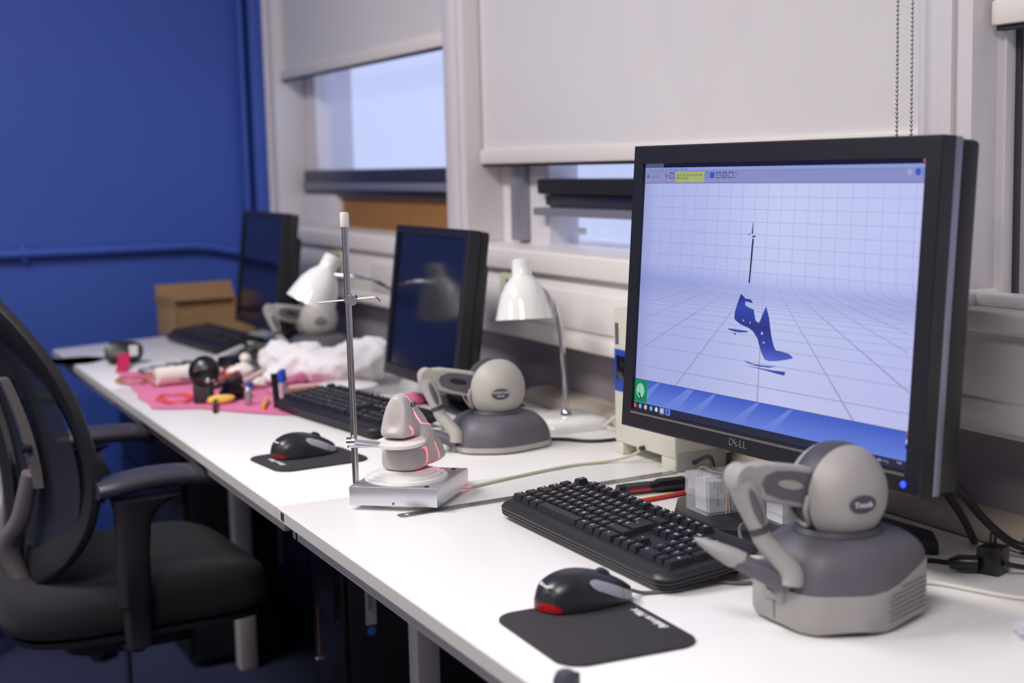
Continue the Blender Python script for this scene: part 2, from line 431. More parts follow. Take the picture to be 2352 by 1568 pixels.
# bead chains
for y, lab in ((1.489, 'silver ball chain of the blind, the left one of two'), (1.461, 'silver ball chain of the blind, the right one of two')):
    b = MB(); zz = 1.14
    while zz < 2.2:
        t_ = bmesh.new(); bmesh.ops.create_icosphere(t_, subdivisions=1, radius=0.0024); b._merge(t_, T((0, 0, zz))); zz += 0.0058
    t = thing('blind_chain', lab, 'chain', (WX - 0.03, y, 0), group='blind chains')
    b.obj('beads', 'steel', t, 60); MB().cyl((0, 0, 1.14), (0, 0, 2.2), 0.0009, seg=5).obj('cord', 'steel', t)
# socket outlets on the dado panel
for y, lab in ((3.74, 'cream double socket on the panel behind the chrome stand'), (2.66, 'cream wall socket half hidden behind the right desk lamp')):
    t = thing('wall_socket', lab, 'socket', (WX - 0.03, y, 0.955), group='sockets on the dado panel')
    MB().box((-0.004, 0, 0), (0.012, 0.09, 0.075), bev=0.003).obj('plate', 'socket_cream', t)
    for dz in (-0.018, 0.018): MB().box((-0.0105, 0, dz), (0.002, 0.02, 0.014)).obj('switch', 'dark_grey', t)

# ceiling lamps
for x, y, wv, lab in LAMPS:
    t = thing('ceiling_light', lab, 'ceiling light', (x, y, CEIL), group='ceiling panel lights')
    MB().span((-0.32, -0.62, -0.05), (0.32, 0.62, -0.0), bev=0.01).obj('frame', 'frame_white', t)
    MB().span((-0.29, -0.59, -0.053), (0.29, 0.59, -0.051)).obj('diffuser', 'cap_white', t)
    L = bpy.data.lights.new('tube_light', 'AREA'); L.shape = 'RECTANGLE'; L.size = 0.56; L.size_y = 1.16; L.energy = wv; L.color = LAMP_RGB
    lo = bpy.data.objects.new('tube_light', L); COL.objects.link(lo); lo.location = (0, 0, -0.06); lo.parent = t
# ------------------------------------------------------------------ desks
def desk(label, y0, y1, ya, yb):
    """y0,y1 at the front edge; ya,yb at the back edge"""
    t = thing('desk', label, 'desk', (0.577, (y0 + y1) / 2, 0), group='white desks along the window wall')
    oy = (y0 + y1) / 2; d = 1.295 - 0.577
    MB().prism([(0, y0 - oy), (d, ya - oy), (d, yb - oy), (0, y1 - oy)], ZD - 0.019, ZD, bev=0.0015, seg=2).obj('desktop', 'desk_white', t)
    # thin grey lipping strip on the front
    MB().span((-0.0015, y0 - oy + 0.001, ZD - 0.0185), (0.0, y1 - oy - 0.001, ZD - 0.002)).obj('edge_strip', 'desk_edge', t)
    MB().span((0.014, y0 - oy + 0.02, ZD - 0.045), (0.05, y1 - oy - 0.02, ZD - 0.0195), bev=0.003).obj('rail', 'desk_metal', t)
    MB().span((0.60, y0 - oy + 0.02, ZD - 0.055), (0.64, y1 - oy - 0.02, ZD - 0.0195), bev=0.003).obj('rail', 'desk_metal', t)
    return t, oy
d1, o1 = desk('nearest white desk, holding the lit monitor and sharp keyboard', 0.42, 1.983, 0.42, 1.983)
d2, o2 = desk('middle white desk, with the dark monitor and blurred keyboard', 1.9845, 3.30, 1.9845, 3.30)
d3, o3 = desk('farthest white desk, carrying the cardboard box by the blue wall', 3.3015, 4.15, 3.3015, 4.42)
def leg(par, oy, x, y, w=0.04):
    MB().box((x - 0.577, y - oy, (ZD - 0.02) / 2), (w, w, ZD - 0.02), bev=0.003).obj('leg', 'desk_metal', par)
for dd, oo, y0_, y1_ in ((d2, o2, 2.16, 3.26), (d3, o3, 3.42, 4.0)):
    MB().span((0.688, y0_ - oo, 0.22), (0.703, y1_ - oo, ZD - 0.02), bev=0.002).obj('darkening_panel', 'monitor_dark', dd)  # dark board added to blacken the view beneath the desktop
leg(d1, o1, 0.83, 0.55); leg(d1, o1, 1.24, 0.55); leg(d1, o1, 1.24, 1.93)
leg(d2, o2, 0.845, 2.095, 0.04); leg(d2, o2, 1.24, 2.05); leg(d2, o2, 1.24, 3.2)
leg(d3, o3, 0.878, 3.345, 0.043); leg(d3, o3, 1.24, 3.4); leg(d3, o3, 1.24, 4.2)
MB().box((-0.0022, 1.955 - o1, ZD - 0.009), (0.001, 0.012, 0.011)).obj('tag', 'dark_grey', d1)
MB().box((0.0135, 1.94 - o1, ZD - 0.032), (0.002, 0.003, 0.026)).obj('joint_gap', 'rubber_black', d1)

# ------------------------------------------------------------------ keyboards
P_ = 0.0182
def key_mesh(legend, w, h=1.0, sub=None):
    b = MB(); wx = w * P_ - 0.0012; wy = h * P_ - 0.0012
    tx = wx - 0.0052; ty = wy - 0.0050; H = 0.0085
    b.rings([[(-wx / 2, -wy / 2, 0), (wx / 2, -wy / 2, 0), (wx / 2, wy / 2, 0), (-wx / 2, wy / 2, 0)],
             [(-tx / 2, -ty / 2 + 0.0008, H), (tx / 2, -ty / 2 + 0.0008, H), (tx / 2, ty / 2 + 0.0008, H), (-tx / 2, ty / 2 + 0.0008, H)]], cap0=False)
    if legend:
        b.m(1)
        sz = 0.0062 if len(legend) == 1 else (0.0042 if len(legend) <= 3 else 0.003)
        x0 = -tx / 2 + 0.0015
        b.text(legend, sz, T((x0, 0.0018, H + 0.0002)), align='LEFT', bold=0.00015)
        if sub: b.text(sub, 0.0045, T((x0 + 0.0052, -0.0022, H + 0.0002)), align='LEFT', bold=0.0001)
    return b.mesh('key', ['key_black', 'legend_white'], None)
LAY = []   # (legend, sub, x, row, w, h) x in units from left, row 0 = bottom
def row(r, x, items):
    for it in items:
        lg, w = (it, 1) if isinstance(it, str) else it
        if lg is not None:
            a, _, c = lg.partition('|') if len(lg) > 1 else (lg, '', '')
            LAY.append((a, c or None, x + w / 2, r, w, 1))
        x += w
row(0, 0, [('Ctrl', 1.5), ('#', 1.25), ('Alt', 1.25), ('', 6.0), ('AltGr', 1.25), ('#', 1.25), ('=', 1.0), ('Ctrl', 1.5)])
row(1, 0, [('^', 1.25), '\\', 'Z', 'X', 'C', 'V', 'B', 'N', 'M', ',|<', '.|>', '/|?', ('^', 2.75)])
row(2, 0, [('Caps', 1.75), 'A', 'S', 'D', 'F', 'G', 'H', 'J', 'K', 'L', ';|:', "'|@", '#|~'])
row(3, 0, [('Tab', 1.5), 'Q', 'W', 'E', 'R', 'T', 'Y', 'U', 'I', 'O', 'P', '[|{', ']|}'])
LAY.append(('<-', None, 14.0, 2.5, 1.5, 2.0))
row(4, 0, ['`', '1|!', '2|"', '3', '4|$', '5|%', '6|^', '7|&', '8|*', '9|(', '0|)', '-|_', '=|+', ('<--', 2)])
row(5.35, 0, ['Esc', (None, 1), 'F1', 'F2', 'F3', 'F4', (None, 0.5), 'F5', 'F6', 'F7', 'F8', (None, 0.5), 'F9', 'F10', 'F11', 'F12'])
row(5.35, 15.25, ['PrtSc', 'ScrLk', 'Pause'])
row(4, 15.25, ['Ins', 'Hom', 'PgU']); row(3, 15.25, ['Del', 'End', 'PgD'])
row(1, 16.25, ['^']); row(0, 15.25, ['<', 'v', '>'])
row(4, 18.5, ['Num', '/', '*', '-']); row(3, 18.5, ['7', '8', '9']); row(2, 18.5, ['4', '5', '6']); row(1, 18.5, ['1', '2', '3'])
row(0, 18.5, [('0', 2), '.'])
LAY.append(('+', None, 22.0, 2.5, 1, 2)); LAY.append(('Ent', None, 22.0, 0.5, 1, 2))
KM = {}
def make_keyboard(label, loc, rotz, tilt, brand):
    """local x to the keyboard's right, y towards its back, origin at front-left corner on the desk"""
    t = thing('keyboard', label, 'keyboard', loc, rotz, 'black keyboards')
    W, D = 0.432, 0.150
    tl = Matrix.Rotation(tilt, 4, 'X')
    out = []
    def rr(x0, y0, x1, y1, r, n=5):
        q = []
        for cx, cy, a in ((x1 - r, y0 + r, -PI / 2), (x1 - r, y1 - r, 0), (x0 + r, y1 - r, PI / 2), (x0 + r, y0 + r, PI)):
            q += [(cx + r * math.cos(a + PI / 2 * k / n), cy + r * math.sin(a + PI / 2 * k / n)) for k in range(n + 1)]
        return q
    b = MB(); z0 = 0.004
    secs = [(0.006, z0), (0.001, z0 + 0.003), (0.0, z0 + 0.0045), (0.0015, z0 + 0.0055), (0.0, z0 + 0.0065), (0.0, z0 + 0.009), (0.0015, z0 + 0.010), (0.0, z0 + 0.011), (0.0, z0 + 0.014), (0.003, z0 + 0.018), (0.012, z0 + 0.0205)]
    b.rings([[(x, y, z) for x, y in rr(i, i, W - i, D - i, 0.02)] for i, z in secs], M=tl)
    b.obj('case', 'case_black', t, 35)
    # extended rear feet
    for x in (0.05, W - 0.05):
        zt = math.sin(tilt) * (D - 0.02)
        MB().span((x - 0.014, D - 0.032, 0), (x + 0.014, D - 0.022, zt + 0.006), bev=0.001).obj('foot', 'case_black', t)
    for lg, sb, x, r, w, h in LAY:
        k = (lg, sb, w, h)
        if k not in KM: KM[k] = key_mesh(lg, w, h, sb)
        o = bpy.data.objects.new('key', KM[k]); COL.objects.link(o); o.parent = t
        o.matrix_local = tl @ T((0.0105 + x * P_, 0.019 + (r + 0.5) * P_, z0 + 0.0195), (-math.radians(3 - r * 1.2) * 0.5, 0, 0))
    if brand:
        b = MB().text('viglen', 0.0095, tl @ T((0.285, D - 0.0115, z0 + 0.0208), (0, 0, 0)), bold=0.0002)
        b.lathe([(0.0062, 0), (0.0062, 0.0002)], 20, tl @ T((0.252, D - 0.0115, z0 + 0.0207))); b.m(1).lathe([(0.0048, 0), (0.0048, 0.0003)], 20, tl @ T((0.252, D - 0.0115, z0 + 0.0207)))
        b.m(0).box((0, 0, 0), (0.0012, 0.006, 0.0004), M=tl @ T((0.252, D - 0.0115, z0 + 0.0211)))
        b.obj('brand_print', ['legend_white', 'case_black'], t, None)
    for k, (x, m) in enumerate(((0.375, 'led_green'), (0.392, 'dark_grey'), (0.409, 'dark_grey'))):
        MB().lathe([(0.0016, 0), (0.0016, 0.0006), (0.0008, 0.001)], 10, tl @ T((x - 0.005 + 0.02, D - 0.034, z0 + 0.0205))).obj('indicator', m, t)
        MB().text('1A$'[k], 0.0042, tl @ T((x - 0.005 + 0.02, D - 0.043, z0 + 0.0207))).obj('indicator_print', 'legend_white', t, None)
    return t
RZ = -PI / 2
kb1 = make_keyboard('sharp black keyboard in front of the lit monitor with one green light', (0.826, 1.757, ZD), RZ, math.radians(5.5), True)
kb2 = dup(kb1, (0.815, 2.80, ZD), RZ + math.radians(7.5), 'black keyboard beside the pink mat in front of the dark middle monitor')
kb3 = dup(kb1, (0.895, 4.16, ZD), RZ + math.radians(5), 'blurred black keyboard against the cardboard box')

# ------------------------------------------------------------------ lit monitor
def face_frame(bl, yaw, tilt):
    """local x along the screen to its right, y up the screen, z out of the screen"""
    w = Vector((math.sin(yaw), -math.cos(yaw), 0)); nrm = Vector((-math.cos(yaw), -math.sin(yaw), 0))
    up = Vector((0, 0, 1)) * math.cos(tilt) - nrm * math.sin(tilt)
    M = Matrix((w, up, w.cross(up))).transposed().to_4x4(); M.translation = Vector(bl); return M
def bezel(W, H, bl, br, bb, bt, depth, proud=0.004):
    b = MB()
    o = [(0, 0), (W, 0), (W, H), (0, H)]; i = [(bl, bb), (W - br, bb), (W - br, H - bt), (bl, H - bt)]
    R = [[(x, y, -depth) for x, y in o], [(x, y, -0.002) for x, y in o], [(x + (0.002 if x == 0 else -0.002), y + (0.002 if y == 0 else -0.002), 0) for x, y in o],
         [(x, y, 0) for x, y in i], [(x, y, -0.006) for x, y in i]]
    b.rings(R, cap0=False, cap1=False)
    return b
def make_dell():
    t = thing('monitor', 'large black monitor lit with a blue high-heel scan on its screen', 'monitor', (1.13, 1.47, ZD))
    inv = T((1.13, 1.47, ZD)).inverted()
    W, H = 0.560, 0.392
    M = inv @ face_frame((1.006, 1.722, 0.848), math.radians(4.7), math.radians(4.4))
    SW, SH = 0.515, 0.341; sx, sy = 0.0225, 0.0265
    b = bezel(W, H, sx, W - SW - sx, sy, H - SH - sy, 0.02); bmesh.ops.transform(b.bm, matrix=M, verts=b.bm.verts); b.obj('bezel', 'monitor_black', t, 30)
    MB().span((0.0, 0.0, -0.032), (W, H, -0.0205), bev=0.002, M=M).obj('silver_band', 'bezel_silver', t)
    MB().span((0.002, 0.002, -0.062), (W - 0.002, H - 0.002, -0.0325), bev=0.006, M=M).obj('rear_housing', 'monitor_black', t)
    MB().span((0.12, 0.06, -0.085), (0.44, 0.33, -0.062), bev=0.01, M=M).obj('rear_bulge', 'monitor_black', t)
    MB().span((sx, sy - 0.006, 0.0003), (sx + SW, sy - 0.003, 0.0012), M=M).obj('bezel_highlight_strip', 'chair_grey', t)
    b = MB()
    LM = M @ T((0.256, 0.0125, 0.0005))
    for ch, dx, rz in (('D', -0.0125, 0), ('E', -0.0035, 0.7), ('L', 0.006, 0), ('L', 0.0135, 0)): b.text(ch, 0.0135, LM @ T((dx, 0, 0), (0, 0, rz)), ext=0.0004, bold=0.0001)
    b.obj('maker_badge', 'chair_grey', t, None)
    MB().lathe([(0.0038, 0), (0.0036, 0.001), (0.002, 0.0018)], 14, M @ T((W - 0.024, 0.0115, 0))).obj('power_light', 'led_blue', t)
    # stand
    MB().prism([(1.012, 1.494), (1.02, 1.605), (1.06, 1.66), (1.225, 1.72), (1.235, 1.34), (1.205, 1.298)], ZD, ZD + 0.018, bev=0.003, M=inv).obj('stand_base', 'monitor_dark', t)
    MB().span((1.125, 1.40, ZD + 0.018), (1.17, 1.51, 1.09), bev=0.008, M=inv).obj('stand_neck', 'monitor_dark', t)
    # ---- the screen: a glowing panel with flat printed layers
    scr = MB().poly([(0, 0), (1, 0), (1, 1), (0, 1)], M @ T((sx, sy, -0.0055)) @ Matrix.Diagonal((SW, SH, 1, 1)))
    so = scr.obj('screen', 'screen_glow', t, None)
    def S(z): return M @ T((sx, sy + SH, -0.0055 + z)) @ Matrix.Diagonal((SW, -SH, 1, 1))   # uv: u right, v down
    def layer(name, mb, mt): return mb.obj(name, mt, so, None)
    def R(u0, v0, u1, v1, z): return [(u0, v0, 0), (u1, v0, 0), (u1, v1, 0), (u0, v1, 0)]
    def line(b, pts, w0, w1, z):
        n = len(pts); a = 1.51
        L, Q = [], []
        for i, (u, v) in enumerate(pts):
            p0 = pts[max(i - 1, 0)]; p1 = pts[min(i + 1, n - 1)]
            du = (p1[0] - p0[0]) * a; dv = p1[1] - p0[1]; l = math.hypot(du, dv) or 1
            w = w0 + (w1 - w0) * i / (n - 1)
            L.append((u - dv / l * w / a, v + du / l * w)); Q.append((u + dv / l * w / a, v - du / l * w))
        for i in range(n - 1):
            b.poly([L[i], L[i + 1], Q[i + 1], Q[i]], S(z))
    # viewport grid: upright back wall bending into a receding floor
    b = MB(); v0 = 0.385; VT, VB = 0.078, 0.876
    def gu(k, v):
        p, q = 0.0471, 0.664 * (v - v0)
        return 0.503 + k * (p + q + math.sqrt((p - q) ** 2 + 0.010 ** 2) - 0.0008) / 2
    for k in range(-10, 11):
        run = []
        for v in [VT, 0.2, 0.3, 0.36] + [0.38 + 0.012 * q for q in range(14)] + [0.56 + (VB - 0.56) * q / 10 for q in range(11)]:
            u = gu(k, v)
            if 0.0 <= u <= 1.0: run.append((u, v))
        if len(run) > 1:
            n1 = [p for p in run if p[1] <= 0.52]; n2 = [p for p in run if p[1] >= 0.50]
            if len(n1) > 1: line(b, n1, 0.0008, 0.0009, 0.0002)
            if len(n2) > 1: line(b, n2, 0.0010, 0.0010 + (0.0022 if abs(k) < 3 else 0.0008) * (len(n2) / 13), 0.0002)
    v = VT + 0.05
    while v < 0.44:
        line(b, [(0, v), (1, v)], 0.0007, 0.0007, 0.0002); v += 0.046
    for n in range(14):
        v = v0 + 1 / (2.31 + 0.555 * n)
        if 0.47 < v < VB: line(b, [(0, v), (1, v)], 0.0006 + 0.0009 / (n + 1), 0.0006 + 0.0009 / (n + 1), 0.0002)
    layer('viewport_grid', b, 'scr_grid')
    # title bar, menu bar, tool bar
    b = MB(); b.poly(R(0, 0, 1, 0.0165, 0), S(0.0002)); layer('title_bar', b, 'scr_title')
    b = MB(); b.poly(R(0, 0, 0.08, 0.0165, 0), S(0.0003)); layer('title_tab', b, 'scr_tab')
    b = MB(); b.poly(R(0, 0.0165, 1, 0.031, 0), S(0.0002)); layer('menu_bar', b, 'scr_menu')
    b = MB(); b.poly(R(0, 0.031, 1, 0.0775, 0), S(0.0002)); layer('tool_bar', b, 'scr_tool')
    b = MB(); b.poly(R(0, 0.0765, 1, 0.0785, 0), S(0.0003)); b.poly(R(0, 0.030, 1, 0.0312, 0), S(0.0003)); layer('tool_bar_edge', b, 'scr_edge')
    FL = lambda u, v, z, s: S(z) @ T((u, v, 0)) @ Matrix.Diagonal((s / 1.51, -s, 1, 1))
    b = MB(); b.text('File  Edit  View  Scan  Align  Fuse  Polish  Measure  CAD  Help', 0.0105, FL(0.006, 0.0235, 0.0004, 1), align='LEFT')
    b.text('Scan: 2 of 6 Capturing 3D Data', 0.0125, FL(0.139, 0.046, 0.0004, 1), align='LEFT'); b.text('88% Complete.', 0.0125, FL(0.139, 0.058, 0.0004, 1), align='LEFT')
    layer('menu_text', b, 'scr_text')
    b = MB(); b.lathe([(0.5, 0), (0.5, 0.00004)], 16, FL(0.0135, 0.051, 0.0004, 0.018)); layer('logo_icon', b, 'scr_faint')
    b = MB(); b.text('ScanStudio', 0.016, FL(0.022, 0.052, 0.0004, 1), align='LEFT')
    for i, u in enumerate((0.095, 0.118, 0.263, 0.285, 0.310, 0.334, 0.358, 0.380)): b.text(('Stop', 'Setup', 'Start', 'Scan', 'Align', 'Trim', 'Fuse', 'Output')[i], 0.006, FL(u, 0.072, 0.0004, 1))
    layer('tool_bar_print', b, 'scr_faint')
    b = MB(); b.poly(R(0.1345, 0.033, 0.2535, 0.0745, 0), S(0.0003)); layer('progress_panel', b, 'scr_yellow')
    b = MB(); b.lathe([(0.5, 0), (0.5, 0.00004)], 14, FL(0.0955, 0.049, 0.0004, 0.019)); b.poly(R(0.985, 0.001, 1.0, 0.0125, 0), S(0.0004)); layer('stop_icon', b, 'scr_red')
    b = MB()
    for u in (0.118, 0.310, 0.334, 0.3585):
        for q in ((u - 0.009, 0.036, u + 0.009, 0.0395), (u - 0.009, 0.057, u + 0.009, 0.0595), (u - 0.009, 0.036, u - 0.0068, 0.0595), (u + 0.0068, 0.036, u + 0.009, 0.0595)): b.poly(R(*q, 0), S(0.0004))
    for pts in ([(0.3745, 0.0355), (0.388, 0.047), (0.3745, 0.0585), (0.3745, 0.0355)], [(0.263, 0.035), (0.2695, 0.041), (0.263, 0.047), (0.2565, 0.041), (0.263, 0.035)], [(0.2565, 0.041), (0.2565, 0.051), (0.263, 0.059), (0.2695, 0.051), (0.2695, 0.041)], [(0.305, 0.042), (0.310, 0.05), (0.315, 0.042)], [(0.329, 0.047), (0.339, 0.047), (0.339, 0.053), (0.329, 0.053), (0.329, 0.047)]): line(b, pts, 0.001, 0.001, 0.0004)
    layer('tool_icons', b, 'scr_icon')
    b = MB(); b.poly(R(0.2755, 0.036, 0.2945, 0.0595, 0), S(0.0004)); layer('active_icon', b, 'scr_active')
    b = MB(); b.lathe([(0.5, 0), (0.5, 0.00004)], 14, FL(0.9725, 0.043, 0.0004, 0.024)); layer('help_icon', b, 'scr_active')
    b = MB(); b.lathe([(0.5, 0), (0.5, 0.00004)], 14, FL(0.949, 0.043, 0.0004, 0.022)); layer('orb_icon', b, 'scr_orb')
    b = MB()
    for r_ in (0.030, ): line(b, [(0.992 + 0.0075 * math.cos(a * PI / 6), 0.043 + 0.011 * math.sin(a * PI / 6)) for a in range(13)], 0.001, 0.001, 0.0004)
    layer('ring_icon', b, 'scr_faint')
    # the scan: shoe last, rod and fragments
    shoe = [(.4214,.4865),(.4392,.5022),(.4591,.5037),(.4686,.517),(.4598,.5161),(.4397,.5126),(.4397,.5273),(.4565,.5354),(.472,.5394),(.4763,.5617),(.4817,.5797),(.4921,.5864),(.498,.5771),(.5089,.5423),(.5164,.5227),(.5225,.5403),(.5292,.562),(.5355,.598),(.5416,.63),(.5519,.6631),(.559,.6762),(.5842,.6789),(.6049,.682),(.6176,.6897),(.6205,.6964),(.594,.7064),(.5633,.7153),(.5361,.7197),(.5209,.7144),(.509,.6938),(.4988,.6665),(.491,.6428),(.4745,.6205),(.4562,.6089),(.4246,.5992),(.4059,.5873),(.401,.5795),(.4019,.556),(.4075,.534),(.413,.5121)]
    b = MB(); b.poly(shoe, S(0.0003)); layer('scanned_shoe_image', b, 'scr_shoe')
    b = MB()
    for u, v, r_ in ((.5071, .6226, .0055), (.5154, .6552, .0045), (.4617, .5891, .0035), (.4362, .5838, .0035), (.468, .532, .003)): b.lathe([(0.5, 0), (0.5, 0.00004)], 8, FL(u, v, 0.0004, r_ * 2))
    layer('scan_holes', b, 'scr_hole')
    b = MB(); line(b, [(.4552, .2807), (.4530, .34), (.4515, .39), (.4496, .4443)], 0.0042, 0.0036, 0.0003); line(b, [(.4518, .2218), (.4516, .2363), (.4514, .2446), (.4511, .2632)], 0.0012, 0.0035, 0.0003)
    b.poly([(.4348,.2700),(.4401,.2611),(.4466,.2677),(.4412,.2652)], S(0.0003)); b.poly([(.4483,.2746),(.4525,.2714),(.4654,.2692),(.4643,.2726),(.4571,.2764)], S(0.0003)); layer('scanned_rod_image', b, 'scr_dark')
    b = MB()
    for q in ([(.3792,.6214),(.3987,.6203),(.4258,.621),(.4547,.6205),(.4528,.6262),(.4219,.6306),(.3992,.6288),(.3808,.6254)], [(.4018,.6347),(.4108,.6333),(.4069,.6445)], [(.4463,.7308),(.4812,.7388),(.5244,.7386),(.5673,.7342),(.5375,.7431),(.4946,.7445),(.4592,.7389)], [(.4353,.7485),(.4949,.7495),(.5549,.7505),(.5965,.7480),(.5952,.7625),(.5722,.7607),(.5254,.7551),(.4818,.7510)]): b.poly(q, S(0.0003))
    layer('scan_fragments', b, 'scr_frag')
    # desktop strip and task bar
    b = MB(); b.poly(R(0, 0.8765, 1, 0.972, 0), S(0.0002)); layer('desktop_strip', b, 'scr_blue')
    b = MB(); b.poly(R(0, 0.8745, 1, 0.8775, 0), S(0.0003)); layer('strip_edge', b, 'scr_edge')
    b = MB()
    for u in (0.10, 0.23, 0.245, 0.335, 0.50, 0.62): b.poly([(u, 0.878), (u + 0.012, 0.878), (u - 0.055, 0.971), (u - 0.10, 0.971)], S(0.00025))
    layer('light_rays', b, 'scr_ray')
    b = MB(); b.poly(R(0, 0.972, 1, 1, 0), S(0.0002)); layer('task_bar', b, 'scr_task')
    b = MB(); b.poly(R(0.0, 0.8795, 0.056, 0.969, 0), S(0.0003)); layer('thumbnail', b, 'scr_green')
    b = MB(); b.lathe([(0.5, 0), (0.5, 0.00004)], 20, S(0.0004) @ T((0.026, 0.922, 0)) @ Matrix.Diagonal((0.036, 0.06, 1, 1))); layer('thumbnail_glow', b, 'scr_mint')
    b = MB(); b.poly([(0.0176 + (u - 0.401) * 0.075, 0.926 + (v - 0.4865) * 0.125) for u, v in shoe], S(0.0005)); b.poly(R(0.0205, 0.897, 0.0213, 0.92, 0), S(0.0005)); layer('thumbnail_shoe', b, 'scr_dark')
    icons = [(0.0055, 'scr_red'), (0.029, 'scr_ie'), (0.053, 'scr_folder'), (0.078, 'scr_ie'), (0.1015, 'scr_white'), (0.126, 'scr_folder'), (0.1515, 'scr_active')]
    for u, mm in icons:
        b = MB(); b.lathe([(0.5, 0), (0.5, 0.00004)], 10, FL(u, 0.986, 0.0004, 0.02)); layer('task_icon', b, mm)
    b = MB(); b.poly(R(0.142, 0.974, 0.162, 0.999, 0), S(0.0003)); b.poly(R(0.115, 0.974, 0.137, 0.999, 0), S(0.0003)); layer('task_button', b, 'scr_ray')
    b = MB(); b.text('14:22', 0.010, FL(0.972, 0.981, 0.0004, 1)); b.text('EN  ^ = |', 0.013, FL(0.925, 0.986, 0.0004, 1)); layer('clock_text', b, 'scr_white')
    for k, (v, mm) in enumerate(((0.882, 'scr_red'), (0.907, 'scr_white'), (0.925, 'scr_dark'))):
        b = MB(); b.lathe([(0.5, 0), (0.5, 0.00004)], 8, FL(0.991, v, 0.0004, 0.014)); layer('desktop_icon', b, mm)
    return t
E0 = 0.92
emis('scr_grid', (154, 160, 204), E0); emis('scr_title', (32, 32, 62), 0.9); emis('scr_tab', (88, 90, 130), 0.9); emis('scr_menu', (148, 160, 222), E0)
emis('scr_tool', (142, 148, 202), E0); emis('scr_edge', (84, 92, 160), E0); emis('scr_text', (54, 56, 90), 0.9); emis('scr_faint', (104, 110, 164), E0)
emis('scr_yellow', (172, 182, 116), E0); emis('scr_red', (198, 92, 120), E0); emis('scr_icon', (60, 66, 112), E0); emis('scr_active', (62, 92, 206), E0)
emis('scr_orb', (168, 172, 206), E0); emis('scr_hole', (190, 194, 232), E0); emis('scr_dark', (34, 22, 60), 0.9)
emis('scr_frag', (66, 78, 172), E0); emis('scr_ray', (112, 136, 222), E0); emis('scr_task', (50, 52, 76), 0.9); emis('scr_green', (30, 140, 78), E0); emis('scr_mint', (150, 206, 190), E0)
emis('scr_ie', (110, 180, 232), E0); emis('scr_folder', (214, 200, 160), E0); emis('scr_white', (214, 216, 236), E0)
def grad_emis(name, stops, axis='Y', s=1.0, coord='Generated', extra=None):
    m = bpy.data.materials.new(name); m.use_nodes = True; nt = m.node_tree; nt.nodes.clear()
    tc = nt.nodes.new('ShaderNodeTexCoord'); sp = nt.nodes.new('ShaderNodeSeparateXYZ'); nt.links.new(tc.outputs[coord], sp.inputs[0])
    cr = nt.nodes.new('ShaderNodeValToRGB'); nt.links.new(sp.outputs[axis], cr.inputs[0])
    el = cr.color_ramp.elements
    for i, (p, c) in enumerate(stops):
        e = el[i] if i < 2 else el.new(p)
        e.position = p; e.color = rgb(*c)
    out = cr.outputs[0]
    if extra:
        cr2 = nt.nodes.new('ShaderNodeValToRGB'); nt.links.new(sp.outputs[extra[0]], cr2.inputs[0])
        for i, (p, c) in enumerate(extra[1]):
            e = cr2.color_ramp.elements[i] if i < 2 else cr2.color_ramp.elements.new(p)
            e.position = p; e.color = rgb(*c)
        mx = nt.nodes.new('ShaderNodeMix'); mx.data_type = 'RGBA'; mx.blend_type = 'MULTIPLY'; mx.inputs['Factor'].default_value = 1
        nt.links.new(out, mx.inputs['A']); nt.links.new(cr2.outputs[0], mx.inputs['B']); out = mx.outputs['Result']
    e = nt.nodes.new('ShaderNodeEmission'); e.inputs[1].default_value = s; nt.links.new(out, e.inputs[0])
    o = nt.nodes.new('ShaderNodeOutputMaterial'); nt.links.new(e.outputs[0], o.inputs[0]); MAT[name] = m
# on-screen picture: studio backdrop, darker towards its fold and left side (Z = height on the screen, Y runs right to left)
grad_emis('screen_glow', [(0.0, (198, 200, 238)), (0.20, (194, 198, 238)), (0.44, (192, 198, 240)), (0.535, (172, 180, 232)), (0.60, (196, 202, 244)), (0.8, (200, 206, 246)), (1.0, (196, 204, 246))], 'Z', 1.0,
          extra=('Y', [(0.0, (244, 242, 250)), (0.45, (252, 252, 252)), (0.75, (228, 230, 242)), (0.94, (220, 222, 238)), (1.0, (200, 202, 224))]))
grad_emis('scr_shoe', [(0.0, (96, 112, 206)), (0.22, (62, 76, 168)), (0.5, (54, 62, 140)), (0.8, (62, 78, 178)), (1.0, (46, 52, 118))], 'Z', E0)
grad_emis('scr_blue', [(0.0, (110, 134, 222)), (1.0, (72, 100, 204))], 'Z', E0)
dell = make_dell()

